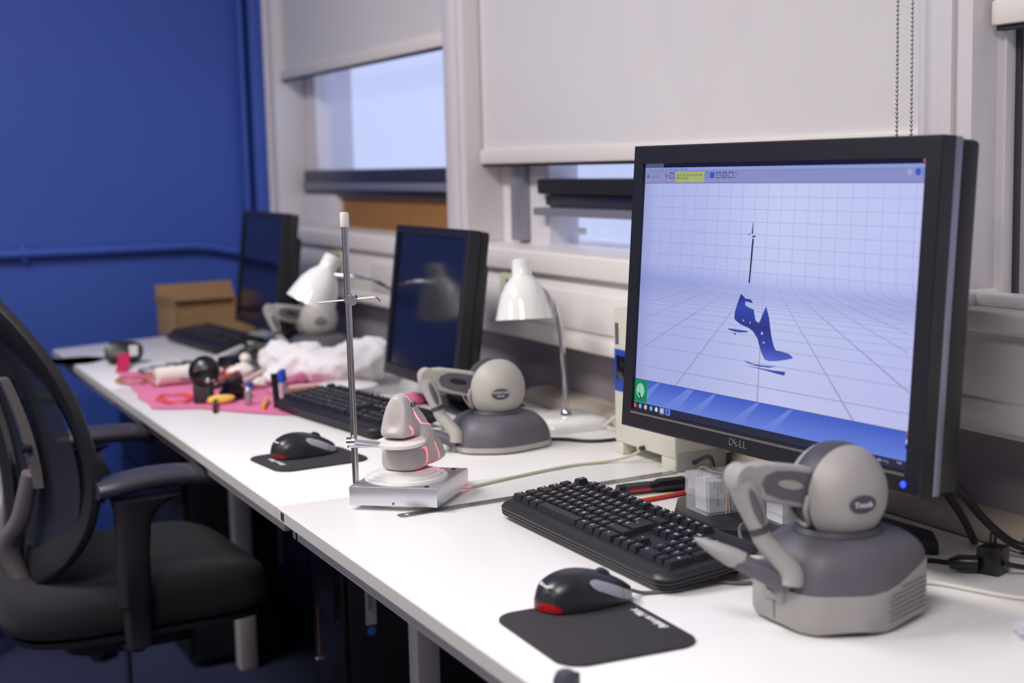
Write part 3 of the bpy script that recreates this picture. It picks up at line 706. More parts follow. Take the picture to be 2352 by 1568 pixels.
# the two dark monitors further along
def make_dark_monitor(label, bl, W, H, yaw, tilt):
    c = (bl[0] + 0.09, bl[1] - W / 2, ZD)
    t = thing('monitor', label, 'monitor', c, group='switched-off black monitors')
    inv = T(c).inverted(); M = inv @ face_frame(bl, yaw, tilt)
    b = bezel(W, H, 0.016, 0.016, 0.022, 0.016, 0.024); bmesh.ops.transform(b.bm, matrix=M, verts=b.bm.verts); b.obj('bezel', 'monitor_black', t, 30)
    MB().span((0.001, 0.001, -0.045), (W - 0.001, H - 0.001, -0.0245), bev=0.006, M=M).obj('rear_housing', 'monitor_dark', t)
    MB().span((0.05, 0.05, -0.075), (W - 0.05, H - 0.06, -0.044), bev=0.012, M=M).obj('rear_bulge', 'monitor_dark', t)
    MB().poly([(0.016, 0.022, -0.005), (W - 0.016, 0.022, -0.005), (W - 0.016, H - 0.016, -0.005), (0.016, H - 0.016, -0.005)], M).obj('screen', 'screen_off', t, None)
    for k in range(5): MB().span((W - 0.09 + k * 0.014, 0.008, 0), (W - 0.082 + k * 0.014, 0.0105, 0.0012), M=M).obj('button', 'dark_grey', t)
    MB().prism([(-0.04, -0.11), (0.10, -0.10), (0.10, 0.10), (-0.04, 0.11)], 0, 0.012, bev=0.003).obj('stand_base', 'monitor_dark', t)
    MB().span((-0.012, -0.04, 0.012), (0.03, 0.04, 0.26), bev=0.006).obj('stand_neck', 'monitor_dark', t)
    return t
make_dark_monitor('dark switched-off monitor in the middle, beside the right desk lamp', (1.056, 2.797, 0.789), 0.372, 0.312, 0.0, math.radians(7.6))
make_dark_monitor('dark switched-off monitor farthest back against the blue wall', (1.062, 4.0, 0.792), 0.395, 0.316, 0.0, math.radians(7))

# ------------------------------------------------------------------ haptic devices
def rpoly(hp, n=6):
    """closed footprint from the half outline (x, y>=0), rounded by corner cutting"""
    pts = [Vector((x, y)) for x, y in hp] + [Vector((x, -y)) for x, y in reversed(hp) if y > 1e-6]
    for _ in range(2):
        q = []
        for i in range(len(pts)):
            a, c = pts[i], pts[(i + 1) % len(pts)]
            q += [a * 0.82 + c * 0.18, a * 0.18 + c * 0.82]
        pts = q
    return pts
def make_omni(label, loc, rotz, hs, badge, light, vents, stylus_tip, fz, style):
    """front of the device looks along local -x"""
    t = thing('haptic_device', label, 'haptic device', loc, rotz, 'grey haptic pen devices')
    half = [(-0.086, 0.052), (-0.014, 0.086), (0.078, 0.052), (0.092, 0.02)]
    fp = rpoly(half); N = len(fp)
    hc = hs + 0.050                                  # collar height
    HR = 0.0525                                      # head radius
    HC = Vector((-0.004, 0, hc + 0.041))
    cx = -0.004
    def skirt_top(x): return hs + (0.018 * max(0.0, min(1.0, (x - 0.0) / 0.07)) if vents else 0.0)
    b = MB(); b.rings([[(p.x * 0.975, p.y * 0.975, 0.0025 + 0.004 * (0.5 + 0.5 * math.cos(6 * math.atan2(p.y, p.x))) * (1 if vents else 0)) for p in fp], [(p.x, p.y, 0.007 if vents else 0.004) for p in fp], [(p.x, p.y, skirt_top(p.x)) for p in fp]], cap1=True)
    b.obj('base_skirt', light, t, 35)
    b = MB(); R = []
    for k in range(9):
        f = k / 8; a = f * PI / 2; mx = 1 - math.cos(a)
        ring = []
        for p in fp:
            ang = math.atan2(p.y, p.x - cx); c = Vector((cx + 0.047 * math.cos(ang), 0.047 * math.sin(ang)))
            q = Vector((p.x, p.y)) * (0.985 * (1 - mx)) + c * mx; z0 = skirt_top(p.x)
            ring.append((q.x, q.y, z0 + (hc - z0) * math.sin(a)))
        R.append(ring)
    b.rings(R, cap0=False); b.obj('base_shell', 'omni_dark', t, 28)
    MB().lathe([(0.047, hc - 0.002), (0.0475, hc + 0.001), (0.045, hc + 0.004), (0.043, hc + 0.006)], 36, T((cx, 0, 0))).obj('collar', 'omni_charcoal', t)
    # head: two light shells with a dark band between them, cut flat at the collar
    def cap(y0, y1, mt, nm, rs=1.0):
        b = MB(); R = []
        n = 10
        for k in range(n + 1):
            y = y0 + (y1 - y0) * math.sin(k / n * PI / 2) if abs(y1) > abs(y0) + 1e-6 and abs(y1) >= HR * 0.9 else y0 + (y1 - y0) * k / n
            r = math.sqrt(max(1e-8, HR * HR - y * y)) * rs
            ring = []
            for q in range(36):
                a = 2 * PI * q / 36
                ring.append((HC.x + r * math.cos(a), y, max(hc + 0.002, HC.z + r * 1.04 * math.sin(a))))
            R.append(ring)
        b.rings(R); return b.obj(nm, mt, t, 45)
    sh = cap(0.015, HR * 0.999, light, 'head_shell'); sh2 = cap(-0.015, -HR * 0.999, light, 'head_shell')
    cap(-0.0155, 0.0155, 'omni_charcoal', 'head_band', 0.985)
    # arm socket rim (light lip below the arm) and dark mouth
    MB().tube([(HC.x - 0.050, 0.0155, HC.z + 0.004), (HC.x - 0.053, 0.0145, HC.z - 0.012), (HC.x - 0.045, 0.006, HC.z - 0.028), (HC.x - 0.042, -0.006, HC.z - 0.030), (HC.x - 0.053, -0.0145, HC.z - 0.012), (HC.x - 0.050, -0.0155, HC.z + 0.004)], 0.0028, seg=8, sub=4).obj('mouth_rim', light, t)
    # badge
    nb = Vector((-0.16, -1, -0.06)).normalized(); pb = HC + Vector((nb.x * HR, nb.y * HR, nb.z * HR * 1.03))
    BM = frame(pb - nb * 0.0006, Vector((1, -0.16, 0)), nb.cross(Vector((1, -0.16, 0)).normalized()))
    bo = MB().lathe([(0.0001, 0.0022), (0.012, 0.0020), (0.0135, 0.0006)], 28, BM @ Matrix.Diagonal((1.15, 0.72, 1, 1)), cap0=False, cap1=False).obj('badge', 'omni_charcoal', t, 60)
    b = MB()
    for i, s_ in enumerate(badge): b.text(s_, 0.0080 if len(badge) == 1 else 0.0056, BM @ T((0, (0.0 if len(badge) == 1 else 0.0028 - 0.0056 * i), 0.0025)), bold=0.0003 if len(badge) == 1 else 0.0001)
    b.obj('badge_text', 'badge_text', bo, None)
    # upper arm: tapered slab with dark side insets
    E = Vector((-0.130, 0, hc + 0.041 + 0.030)); A = HC + Vector((-0.026, 0, 0.006))
    ax = (E - A); L = ax.length; AM = frame(A, ax, (0, 0, 1))            # x along the arm, y up, z sideways
    if AM.col[1][2] < 0: AM = AM @ Matrix.Rotation(PI, 4, 'X')
    prof = [(-0.01, 0.0215), (0.02, 0.0215), (0.05, 0.0205), (0.08, 0.0185), (L - 0.012, 0.0155), (L, 0.0115), (L + 0.009, 0.007)]
    bot = [(L + 0.011, -0.004), (L + 0.008, -0.013), (L - 0.006, -0.0185), (0.07, -0.0205), (0.04, -0.0215), (-0.01, -0.0215)]
    b = MB().prism(prof + bot, -0.0115, 0.0115, bev=0.004, seg=3, M=AM); arm = b.obj('upper_arm', light, t, 50)
    ins = [(0.0, 0.0155), (0.045, 0.0155), (0.066, 0.013), (0.079, 0.006), (0.081, -0.003), (0.074, -0.0115), (0.055, -0.0155), (0.02, -0.0165), (0.0, -0.0165)]
    for zz in (0.0108, -0.0123):
        MB().prism(ins, zz, zz + 0.0015, M=AM).obj('arm_inset', 'omni_dark', arm)
    sl = [(0.050 + 0.016 * math.cos(a * PI / 8), 0.001 + 0.0048 * math.sin(a * PI / 8)) for a in range(16)]
    for zz in (0.0124, -0.0132):
        MB().prism([(x - 0.004, y) for x, y in sl], zz, zz + 0.0008, M=AM).obj('arm_slot', 'hole_dark' if not style else 'omni_light', arm)
    # elbow and forearm
    MB().cyl(E + Vector((0.004, -0.0125, -0.001)), E + Vector((0.004, 0.0125, -0.001)), 0.0145, seg=24).obj('elbow', light, t)
    G = Vector((-0.094, -0.020, fz))                                     # gimbal
    F1 = E.lerp(G, 0.50); fd = (G - E).normalized()
    b = MB().tube([E + fd * 0.004, E.lerp(G, 0.20), F1 - fd * 0.004], [0.0150, 0.0142, 0.0108], seg=14)
    fo = b.obj('forearm', light, t)
    FM = frame(E + fd * 0.018, fd, (0, 0, 1)); side = Vector((0, -1, 0)); side = (side - fd * side.dot(fd)).normalized()
    MB().sphere(E.lerp(G, 0.27) + side * 0.0115, 0.0046, (4.8, 1.0, 1.7), rot=FM.to_euler()).obj('forearm_inset', 'omni_dark', fo)
    MB().tube([F1 - fd * 0.003, F1 + fd * 0.003], 0.0112, seg=14).obj('swivel_ring', 'omni_charcoal', t)
    # curved yoke to the stylus joint
    off = side * 0.012
    MB().tube([F1 + fd * 0.003, E.lerp(G, 0.62), E.lerp(G, 0.76) + off * 0.5 + Vector((0.006, 0, 0)), E.lerp(G, 0.92) + off + Vector((0.011, 0, 0)), G + off + Vector((0.008, 0, -0.004))], [0.0105, 0.0100, 0.0105, 0.0118, 0.0120], seg=14, sub=4).obj('yoke', light, t)
    # stylus
    tip = Vector(stylus_tip); sd = (tip - G).normalized()
    st = MB().tube([G - sd * 0.012, G, G + sd * 0.02, G + sd * 0.045, G + sd * 0.06], [0.008, 0.0105, 0.0100, 0.0095, 0.0080], seg=14).obj('stylus', 'omni_dark', t)
    MB().tube([G + sd * 0.040 + Vector((0, 0, 0.002)), G + sd * 0.055, G.lerp(tip, 0.75), G.lerp(tip, 0.92), tip], [0.0090, 0.0104, 0.0080, 0.0045, 0.0012], seg=14).obj('stylus_grip', light, st)
    MB().box(G + sd * 0.030 + Vector((0.004, 0.004, 0.0095)), (0.022, 0.006, 0.003), rot=(0, 0, math.atan2(sd.y, sd.x)), bev=0.001).obj('stylus_button', 'cap_white', st)
    # ink well on the front
    iw = [(-0.018, -0.006), (0.018, -0.006), (0.021, 0.012), (0.014, 0.030), (0.0, 0.036), (-0.014, 0.030), (-0.021, 0.012)]
    IM = frame((-0.0865, 0, hs - 0.008), (0, -1, 0), (0.32, 0, 1))
    io = MB().prism(iw, -0.004, 0.003, bev=0.0015, M=IM).obj('ink_well_plate', light, t)
    MB().lathe([(0.010, 0), (0.010, 0.006), (0.0065, 0.006), (0.0065, 0.001)], 18, IM @ T((0, 0.012, 0.002))).obj('ink_well', 'omni_charcoal', io)
    if vents:
        # grille holes on the rear side facets
        for sgn in (-1, 1):
            b = MB()
            a = Vector((-0.002, 0.0832 * sgn)); c = Vector((0.072, 0.0545 * sgn)); d = (c - a)
            nn = Vector((d.y, -d.x)).normalized() * (-sgn); nn = -nn if nn.y * sgn < 0 else nn
            for i in range(15):
                for j in range(7):
                    f = (i + 0.5 * (j % 2)) / 15; q = a + d * f
                    z = 0.014 + j * 0.0052
                    if z > skirt_top(q.x) - 0.004: continue
                    b.lathe([(0.00085, -0.001), (0.00085, 0.0006)], 6, frame((q.x + nn.x * 0.0002, q.y + nn.y * 0.0002, z), (d.x, d.y, 0), (0, 0, 1)))
            g = b.obj('vent_holes', 'vent_dark', t, None); g['kind'] = 'stuff'
        MB().span((-0.0868, 0.0, 0.009), (-0.0855, 0.0006, hs - 0.002)).obj('seam', 'omni_charcoal', t)
    return t
make_omni('grey haptic device with oval name badge nearest the camera, pen arm reaching left', (0.960, 1.183, ZD), math.radians(0), 0.044, ['Touch'], 'omni_light', True, (-0.163, 0.034, 0.098), 0.055, True)
make_omni('grey haptic device with thin base standing behind the aluminium turntable', (1.045, 2.212, ZD), math.radians(-6), 0.012, ['PHANTOM', 'Omni'], 'omni_light_old', False, (-0.160, 0.02, 0.045), 0.022, False)
make_omni('blurred grey haptic device far back under the left desk lamp', (1.135, 3.46, ZD), math.radians(2), 0.020, ['PHANTOM', 'Omni'], 'omni_light_old', False, (-0.180, 0.03, 0.06), 0.024, False)

# ------------------------------------------------------------------ scanner turntable with clamp stand
TC = Vector((0.758, 1.921, ZD))
e1 = Vector((0.787, -0.617, 0)); e2 = Vector((0.668, 0.744, 0))
tt = thing('turntable_stand', 'square aluminium scanner turntable with upright clamp rod', 'turntable', TC)
inv = T(TC).inverted()
tb = [(0.661, 1.906), (0.763, 1.824), (0.858, 1.927), (0.756, 2.009)]
MB().prism(tb, ZD + 0.007, ZD + 0.035, bev=0.0012, M=inv).obj('base_block', 'brushed_alu', tt, 30)
tcen = Vector((sum(p[0] for p in tb) / 4, sum(p[1] for p in tb) / 4, 0))
MB().lathe([(0.056, 0), (0.058, 0.004), (0.058, 0.0075)], 40, inv @ T((tcen.x, tcen.y, ZD))).obj('under_disc', 'milk_green', tt)
MB().lathe([(0.0001, 0.045), (0.044, 0.0445), (0.0445, 0.0425), (0.052, 0.0420), (0.0535, 0.039), (0.060, 0.0385), (0.0615, 0.035)], 48, inv @ T((tcen.x - 0.004, tcen.y + 0.003, ZD)), cap0=False).obj('turning_disc', 'disc_white', tt)
for x, y in ((0.755, 1.842), (0.836, 1.930), (0.752, 1.992)):
    MB().lathe([(0.004, 0), (0.004, 0.0008)], 12, inv @ T((x, y, ZD + 0.035))).obj('screw', 'hole_dark', tt)
MB().lathe([(0.0014, 0), (0.0014, 0.001)], 8, inv @ frame((0.712, 1.8646, ZD + 0.011), e1, (0, 0, 1))).obj('set_screw', 'hole_dark', tt)
rb = Vector((0.676, 1.918, 0))
MB().cyl(inv @ Vector((rb.x, rb.y, ZD + 0.035)), inv @ Vector((rb.x - 0.002, rb.y, 1.152)), 0.0048, seg=18).obj('rod', 'steel', tt)
MB().lathe([(0.0064, 0), (0.0066, 0.001), (0.0066, 0.017), (0.0052, 0.0205), (0.0001, 0.0208)], 20, inv @ T((rb.x - 0.002, rb.y, 1.136)), cap1=False).obj('rod_cap', 'cap_white', tt)
er = Vector((0.898, -0.44, 0)); ed = Vector((0.44, 0.898, 0))
ku = Vector((rb.x, rb.y, 1.033))
b = MB().cyl(inv @ (ku - er * 0.001 - ed * 0.016), inv @ (ku - er * 0.001 + ed * 0.020), 0.0045, seg=14); b.cyl(inv @ (ku + er * 0.007 - ed * 0.022), inv @ (ku + er * 0.006 - ed * 0.004), 0.0075, seg=20)
ck = b.obj('clamp_boss', 'chrome', tt)
a0 = ku - ed * 0.012
MB().tube([inv @ (a0 - er * 0.041 + Vector((0, 0, -0.003))), inv @ (a0 + er * 0.036 + Vector((0, 0, 0.003))), inv @ (a0 + er * 0.041 + Vector((0, 0, 0.0025))), inv @ (a0 + er * 0.046 + Vector((0, 0, -0.003)))], 0.0013, seg=8).obj('cross_pin', 'steel', tt)
kl = Vector((rb.x, rb.y, 0.829))
sup = Vector((0.745, 1.910, 0.8195))
kn = kl - ed * 0.011 - er * 0.008; hd = Vector((sup.x - kn.x, sup.y - kn.y, 0)).normalized()
MB().cyl(inv @ (kn + Vector((0, 0, 0.001))), inv @ (Vector((sup.x, sup.y, sup.z + 0.0005)) - hd * 0.033), 0.0036, seg=12).obj('support_bar', 'chrome', tt)
MB().cyl(inv @ (kn + Vector((0, 0, -0.0062))), inv @ (Vector((sup.x, sup.y, sup.z - 0.0078)) + hd * 0.032), 0.0034, seg=12).obj('support_bar', 'chrome', tt)
b = MB()
pr = [(0.0062 if k % 2 else 0.0056) for k in range(24)]
b.rings([[(pr[k] * math.cos(2 * PI * k / 24), pr[k] * math.sin(2 * PI * k / 24), z) for k in range(24)] for z in (0, 0.012)], M=inv @ frame(kl - ed * 0.011 - er * 0.010, ed, (0, 0, 1)))
b.obj('knurled_knob', 'chrome', tt, 30)
MB().lathe([(0.0001, 0.0035), (0.034, 0.0035), (0.0365, 0.0020), (0.0365, -0.002), (0.034, -0.0035)], 40, inv @ T(sup, (math.radians(2), math.radians(-2), 0)), cap0=False).obj('support_disc', 'disc_white', tt)

# shoe last standing heel-up on the turntable
def make_last():
    axd = Vector((0.766, 0.643, 0)).normalized(); ws = Vector((axd.y, -axd.x, 0))
    org = Vector((0.7275, 1.9060, ZD + 0.0452))
    t = thing('shoe_last', 'grey high-heel shoe last standing on the turntable', 'shoe last', org)
    prof = [(0.000, 0.058, 0.068, 0.006), (0.004, 0.052, 0.088, 0.020), (0.012, 0.050, 0.108, 0.0275), (0.022, 0.050, 0.1135, 0.0300), (0.034, 0.049, 0.1140, 0.0290), (0.041, 0.046, 0.1130, 0.0275),
            (0.045, 0.034, 0.1115, 0.0265), (0.049, 0.012, 0.1095, 0.0300), (0.053, 0.003, 0.107, 0.0335), (0.062, 0.0, 0.1015, 0.0370), (0.078, 0.0, 0.078, 0.0385), (0.098, 0.0, 0.054, 0.0365), (0.125, 0.0, 0.036, 0.028), (0.144, 0.001, 0.022, 0.016), (0.151, 0.005, 0.012, 0.004)]
    # densify
    P2 = []
    for i in range(len(prof) - 1):
        for k in range(3):
            f = k / 3; P2.append(tuple(prof[i][q] * (1 - f) + prof[i + 1][q] * f for q in range(4)))
    P2.append(prof[-1])
    R = []
    for s, zb, zt, w in P2:
        ring = []; zc = (zb + zt) / 2; hh = (zt - zb) / 2
        for q in range(28):
            a = 2 * PI * q / 28; ca, sa = math.cos(a), math.sin(a)
            y = math.copysign(abs(ca) ** (0.75 if sa > 0 else 0.42), ca); z = math.copysign(abs(sa) ** (0.60 if sa > 0 else 0.42), sa)
            fr = (z + 1) / 2
            tp = 1 - 0.62 * fr ** 0.9 * min(1, max(0, (zt - zb) / 0.05 - 0.4)) if s < 0.07 else 1 - 0.50 * fr ** 1.2
            lean = 0.010 * fr * (1 if s < 0.05 else 0)
            p = axd * (s + lean * (1 - s / 0.05 if s < 0.05 else 0)) + ws * (w * y * tp); ring.append((p.x, p.y, zc + hh * z))
        R.append(ring)
    b = MB().rings(R); bmesh.ops.smooth_vert(b.bm, verts=b.bm.verts, factor=0.35, use_axis_x=True, use_axis_y=True, use_axis_z=True)
    R = []
    for s, zb, zt, w in ((0.014, 0.004, 0.020, 0.010), (0.016, 0.001, 0.028, 0.021), (0.022, 0.0, 0.033, 0.0305), (0.032, 0.0, 0.037, 0.0355), (0.044, 0.0, 0.046, 0.0370), (0.058, 0.0, 0.066, 0.0372), (0.074, 0.0, 0.068, 0.0372)):
        zc = (zb + zt) / 2; hh = (zt - zb) / 2
        R.append([axd * s + ws * (w * math.copysign(abs(math.cos(a)) ** 0.5, math.cos(a)) * (1 - 0.12 * (math.sin(a) + 1) / 2)) + Vector((0, 0, zc + hh * math.copysign(abs(math.sin(a)) ** 0.5, math.sin(a)))) for a in [2 * PI * q / 28 for q in range(28)]])
    b.rings(R)
    o = b.obj('body', 'last_grey', t, 60)
    rm = o.modifiers.new('fuse', 'REMESH'); rm.mode = 'VOXEL'; rm.voxel_size = 0.0022; rm.use_smooth_shade = True
    sm = o.modifiers.new('soft', 'SMOOTH'); sm.iterations = 6
    b = MB().text('6.10', 0.011, frame(axd * 0.043 + ws * 0.0165 + Vector((0, 0, 0.096)), axd, Vector((0, 0, 1))), ext=0.0006)
    b.obj('size_print', 'ink', t, None)
    return t
make_last()

# ------------------------------------------------------------------ mouse pads and mice
def make_pad(label, loc, rotz, w, d, text_y, txt):
    t = thing('mouse_pad', label, 'mouse pad', loc, rotz, 'black mouse pads')
    q = []; r = 0.028
    for cx, cy, a in ((w / 2 - r, -d / 2 + r, -PI / 2), (w / 2 - r, d / 2 - r, 0), (-w / 2 + r, d / 2 - r, PI / 2), (-w / 2 + r, -d / 2 + r, PI)):
        q += [(cx + r * math.cos(a + PI / 2 * k / 8), cy + r * math.sin(a + PI / 2 * k / 8)) for k in range(9)]
    MB().prism(q, 0, 0.003, bev=0.0008).obj('pad', 'pad_black', t)
    b = MB().text(txt, 0.0135, T((text_y, 0, 0.0034), (0, 0, PI / 2 if text_y > 0 else PI / 2)), bold=0.0006, shear=0.2)
    b.obj('print', 'legend_white', t, None)
    return t
make_pad('black rounded mouse pad under the nearest mouse', (0.7035, 1.265, ZD), math.radians(-2), 0.158, 0.185, 0.066, 'Balance Pilot')
make_pad('black mouse pad on the middle desk under the farther mouse', (0.722, 2.283, ZD), math.radians(6), 0.168, 0.150, -0.058, 'Stone Print')
def msurf(u, a, off=0.0):
    """mouse skin: u 0 tail .. 1 nose, a angle from +y side over the top to -y side"""
    L = 0.117
    x = -L / 2 + L * u
    w = 0.0325 * (1 - abs(2 * u - 0.90) ** 2.6 * 0.55) * (min(1, u / 0.10) ** 0.5 if u < 0.10 else 1) * (min(1, (1 - u) / 0.06) ** 0.4 if u > 0.94 else 1)
    w *= 1 - 0.07 * math.exp(-((u - 0.62) / 0.16) ** 2)
    h = 0.0385 * (math.sin(PI * min(1, (u * 0.93 + 0.02)) ** 0.72)) ** 0.62 if 0 < u < 1 else 0.002
    h = max(h, 0.0125 * min(1, (1 - u) / 0.03 + 0.2) if u > 0.8 else 0.003)
    ca, sa = math.cos(a), math.sin(a)
    y = math.copysign(abs(ca) ** 0.72, ca) * (w + off); z = (abs(sa) ** 0.85) * (h + off)
    return (x, y, z + 0.0015)
def make_mouse(label, loc, rotz, red):
    t = thing('computer_mouse', label, 'mouse', loc, rotz, 'black optical mice')
    n = 28; R = []
    for i in range(n + 1):
        u = 0.004 + 0.992 * i / n
        ring = [msurf(u, PI * k / 20) for k in range(21)]
        R.append(ring)
    b = MB().rings(R); b.obj('shell', 'mouse_black', t, 70)
    for sg in (1, -1):
        def patch(u0, u1, f0, f1, nm, mt, par=t, off=0.0006):
            def f(p, q):
                u = u0 + (u1 - u0) * p; lo, hi = f0(p), f1(p); an = lo + (hi - lo) * q
                return msurf(u, an if sg > 0 else PI - an, off)
            return MB().grid(f, 24, 6).obj(nm, mt, par, 70)
        patch(0.46, 0.82, lambda p: 0.78 - 0.42 * p - 0.20 * min(1, p * 5) ** 0.5, lambda p: 0.78 - 0.30 * p + 0.20 * min(1, p * 5) ** 0.5, 'side_grip', 'mouse_grey')
        patch(0.825, 0.985, lambda p: 0.03 + 0.12 * (1 - p), lambda p: 0.66 - 0.14 * p, 'front_trim', 'mouse_grey')
    def tail(p, q):
        s = abs(2 * p - 1); u = 0.0045 + 0.15 * s ** 1.6; a = 0.02 + 0.42 * q * (1 - 0.75 * s ** 2)
        return msurf(u, a if p < 0.5 else PI - a, 0.0007)
    MB().grid(tail, 24, 5).obj('tail_light', 'mouse_red' if red else 'mouse_red_dim', t, 60)
    MB().cyl((0.022, -0.0035, 0.0275), (0.022, 0.0035, 0.0275), 0.0098, seg=18).obj('scroll_wheel', 'wheel_grey', t)
    pt = Vector(msurf(0.075, PI / 2 + 0.12, 0.0018)); p2 = Vector(msurf(0.11, PI / 2 + 0.12, 0.0018)); dx = (p2 - pt).normalized()
    MB().text('Microsoft', 0.0058, frame(pt, (0, -1, 0), dx), bold=0.0002).obj('maker_print', 'legend_white', t, None)
    return t
mat('mouse_red_dim', (96, 16, 20), 0.2, emit=(120, 10, 16), estr=0.12)
make_mouse('black mouse with glowing red tail on the nearest pad', (0.735, 1.345, ZD + 0.003), math.radians(-3), True)
make_mouse('black mouse with dull red tail on the middle desk pad', (0.722, 2.312, ZD + 0.003), math.radians(4), False)

# ------------------------------------------------------------------ cream instrument box behind the lit monitor
t = thing('instrument_box', 'cream lab instrument with red digital display half hidden behind the lit monitor', 'instrument', (1.235, 1.957, ZD))
MB().span((-0.048, -0.093, 0.020), (0.06, 0.095, 0.246), bev=0.004).obj('case', 'box_cream', t)
MB().span((-0.047, -0.092, 0.0), (-0.012, -0.05, 0.0205), bev=0.002).obj('plinth', 'box_cream', t)
MB().span((-0.047, 0.07, 0.0), (-0.02, 0.094, 0.0205), bev=0.002).obj('foot', 'box_cream', t)
MB().span((0.03, -0.085, 0.0), (0.055, 0.085, 0.0205), bev=0.002).obj('foot', 'box_cream', t)
MB().span((-0.046, -0.0945, 0.0), (0.045, -0.0925, 0.030), bev=0.0008).obj('lower_band', 'box_grey', t)
MB().span((-0.0495, -0.01, 0.108), (-0.0478, 0.090, 0.178), bev=0.0005).obj('label_panel', 'panel_blue', t)
dp = MB().span((-0.0505, 0.005, 0.128), (-0.0492, 0.082, 0.168), bev=0.0004).obj('display', 'window_black', t)
for i, s_ in enumerate(('88.8', '188')):
    MB().text(s_, 0.018, frame((-0.0512, 0.034, 0.158 - 0.018 * i), (0, -1, 0), (0, 0, 1))).obj('digits', 'digit_red', dp, None)
MB().text('Scientific', 0.009, frame((-0.0502, 0.04, 0.117), (0, -1, 0), (0, 0, 1))).obj('label_print', 'legend_white', t, None)
MB().lathe([(0.004, 0), (0.004, 0.008)], 10, frame((-0.048, 0.0, 0.024), (0, -1, 0), (0, 0, 1))).obj('port', 'dark_grey', t)

# the scanner's two laser lines: real red sheets of light leaving two slots in the case
for k, az in enumerate((18.6, 15.4)):
    MB().span((-0.0490, 0.084 - 0.006 * k, 0.186), (-0.0478, 0.087 - 0.006 * k, 0.222)).obj('laser_slot', 'window_black', t)
    L = bpy.data.lights.new('laser_line', 'SPOT'); L.energy = 110.0; L.color = (1.0, 0.06, 0.12); L.spot_size = math.radians(60); L.spot_blend = 0.2; L.shadow_soft_size = 0.0
    L.use_nodes = True; nt = L.node_tree; em = nt.nodes['Emission']
    tc = nt.nodes.new('ShaderNodeTexCoord'); sp = nt.nodes.new('ShaderNodeSeparateXYZ'); nt.links.new(tc.outputs['Normal'], sp.inputs[0])
    ab = nt.nodes.new('ShaderNodeMath'); ab.operation = 'ABSOLUTE'; nt.links.new(sp.outputs['X'], ab.inputs[0])
    lt = nt.nodes.new('ShaderNodeMath'); lt.operation = 'LESS_THAN'; lt.inputs[1].default_value = 0.0013; nt.links.new(ab.outputs[0], lt.inputs[0])
    nt.links.new(lt.outputs[0], em.inputs['Strength'])
    lo = bpy.data.objects.new('laser_line', L); COL.objects.link(lo); lo.parent = t
    src = Vector((-0.053, 0.0855 - 0.006 * k, 0.204)); a_ = math.radians(az)
    d = Vector((-math.cos(a_), -math.sin(a_), -0.34)).normalized()
    zl = -d; xl = Vector((0, 0, 1)).cross(zl).normalized(); yl = zl.cross(xl)
    m_ = Matrix((xl, yl, zl)).transposed().to_4x4(); m_.translation = src; lo.matrix_local = m_

# ------------------------------------------------------------------ desk lamps
def make_lamp(label, base, neck, rim, top, jn):
    t = thing('desk_lamp', label, 'lamp', base, group='white gooseneck desk lamps')
    inv = T(base).inverted()
    q = []; w, r = 0.15, 0.035
    for cx, cy, a in ((w / 2 - r, -w / 2 + r, -PI / 2), (w / 2 - r, w / 2 - r, 0), (-w / 2 + r, w / 2 - r, PI / 2), (-w / 2 + r, -w / 2 + r, PI)):
        q += [(cx + r * math.cos(a + PI / 2 * k / 6), cy + r * math.sin(a + PI / 2 * k / 6)) for k in range(7)]
    b = MB().rings([[(x * s, y * s, z) for x, y in q] for s, z in ((0.98, 0), (1.0, 0.004), (0.98, 0.012), (0.90, 0.020), (0.6, 0.024), (0.2, 0.026))])
    b.obj('base', 'lamp_white', t, 50)
    MB().lathe([(0.010, 0.024), (0.010, 0.030), (0.007, 0.034)], 16, inv @ T(Vector(neck[0]) * Vector((1, 1, 0)) if False else (neck[0][0], neck[0][1], base[2]))).obj('collar', 'chrome', t)
    MB().tube([inv @ Vector(p) for p in neck], 0.0052, seg=12, sub=8).obj('neck', 'chrome', t)
    rim = Vector(rim); top = Vector(top); d = rim - top; L = d.length
    q_ = d.to_track_quat('Z', 'Y'); M = inv @ (Matrix.Translation(top) @ q_.to_matrix().to_4x4())
    k = L / 0.112
    outer = [(0.0001, 0.0), (0.014, 0.0002), (0.0175, 0.002), (0.0185, 0.012), (0.0185, 0.030), (0.024, 0.037), (0.033, 0.048), (0.042, 0.066), (0.048, 0.088), (0.0525, 0.108), (0.0535, 0.112)]
    b = MB().lathe([(r_ * k, z * k) for r_, z in outer] + [(0.0522 * k, 0.111 * k), (0.046 * k, 0.088 * k), (0.039 * k, 0.066 * k), (0.029 * k, 0.05 * k), (0.012 * k, 0.04 * k), (0.0001, 0.038 * k)], 40, M, cap0=False, cap1=False)
    b.mi = 0
    sh = b.obj('shade', ['lamp_white', 'lamp_inside'], t, 50)
    n0 = len(outer)
    me = sh.data
    Mi = M.inverted()
    for p in me.polygons:
        c = Mi @ p.center; nl = Mi.to_3x3() @ p.normal
        rad = Vector((c.x, c.y, 0))
        if rad.length > 1e-6 and c.z > 0.037 * k and nl.dot(rad.normalized()) < 0: p.material_index = 1
    MB().sphere((0, 0, 0), 0.019 * k, (1, 1, 1.25)).obj  # noqa
    b = MB(); t_ = bmesh.new(); bmesh.ops.create_uvsphere(t_, u_segments=20, v_segments=12, radius=0.020 * k); b._merge(t_, M @ T((0, 0, 0.086 * k), (0, 0, 0), (1, 1, 1.15)))
    b.obj('bulb', 'bulb', t, 60)
    sw = M @ T((0.0, 0.0, 0.02 * k))
    MB().tube([inv @ Vector(jn), M @ Vector((0, 0, 0.024 * k))], 0.006, seg=10).obj('joint', 'chrome', t)
    return t
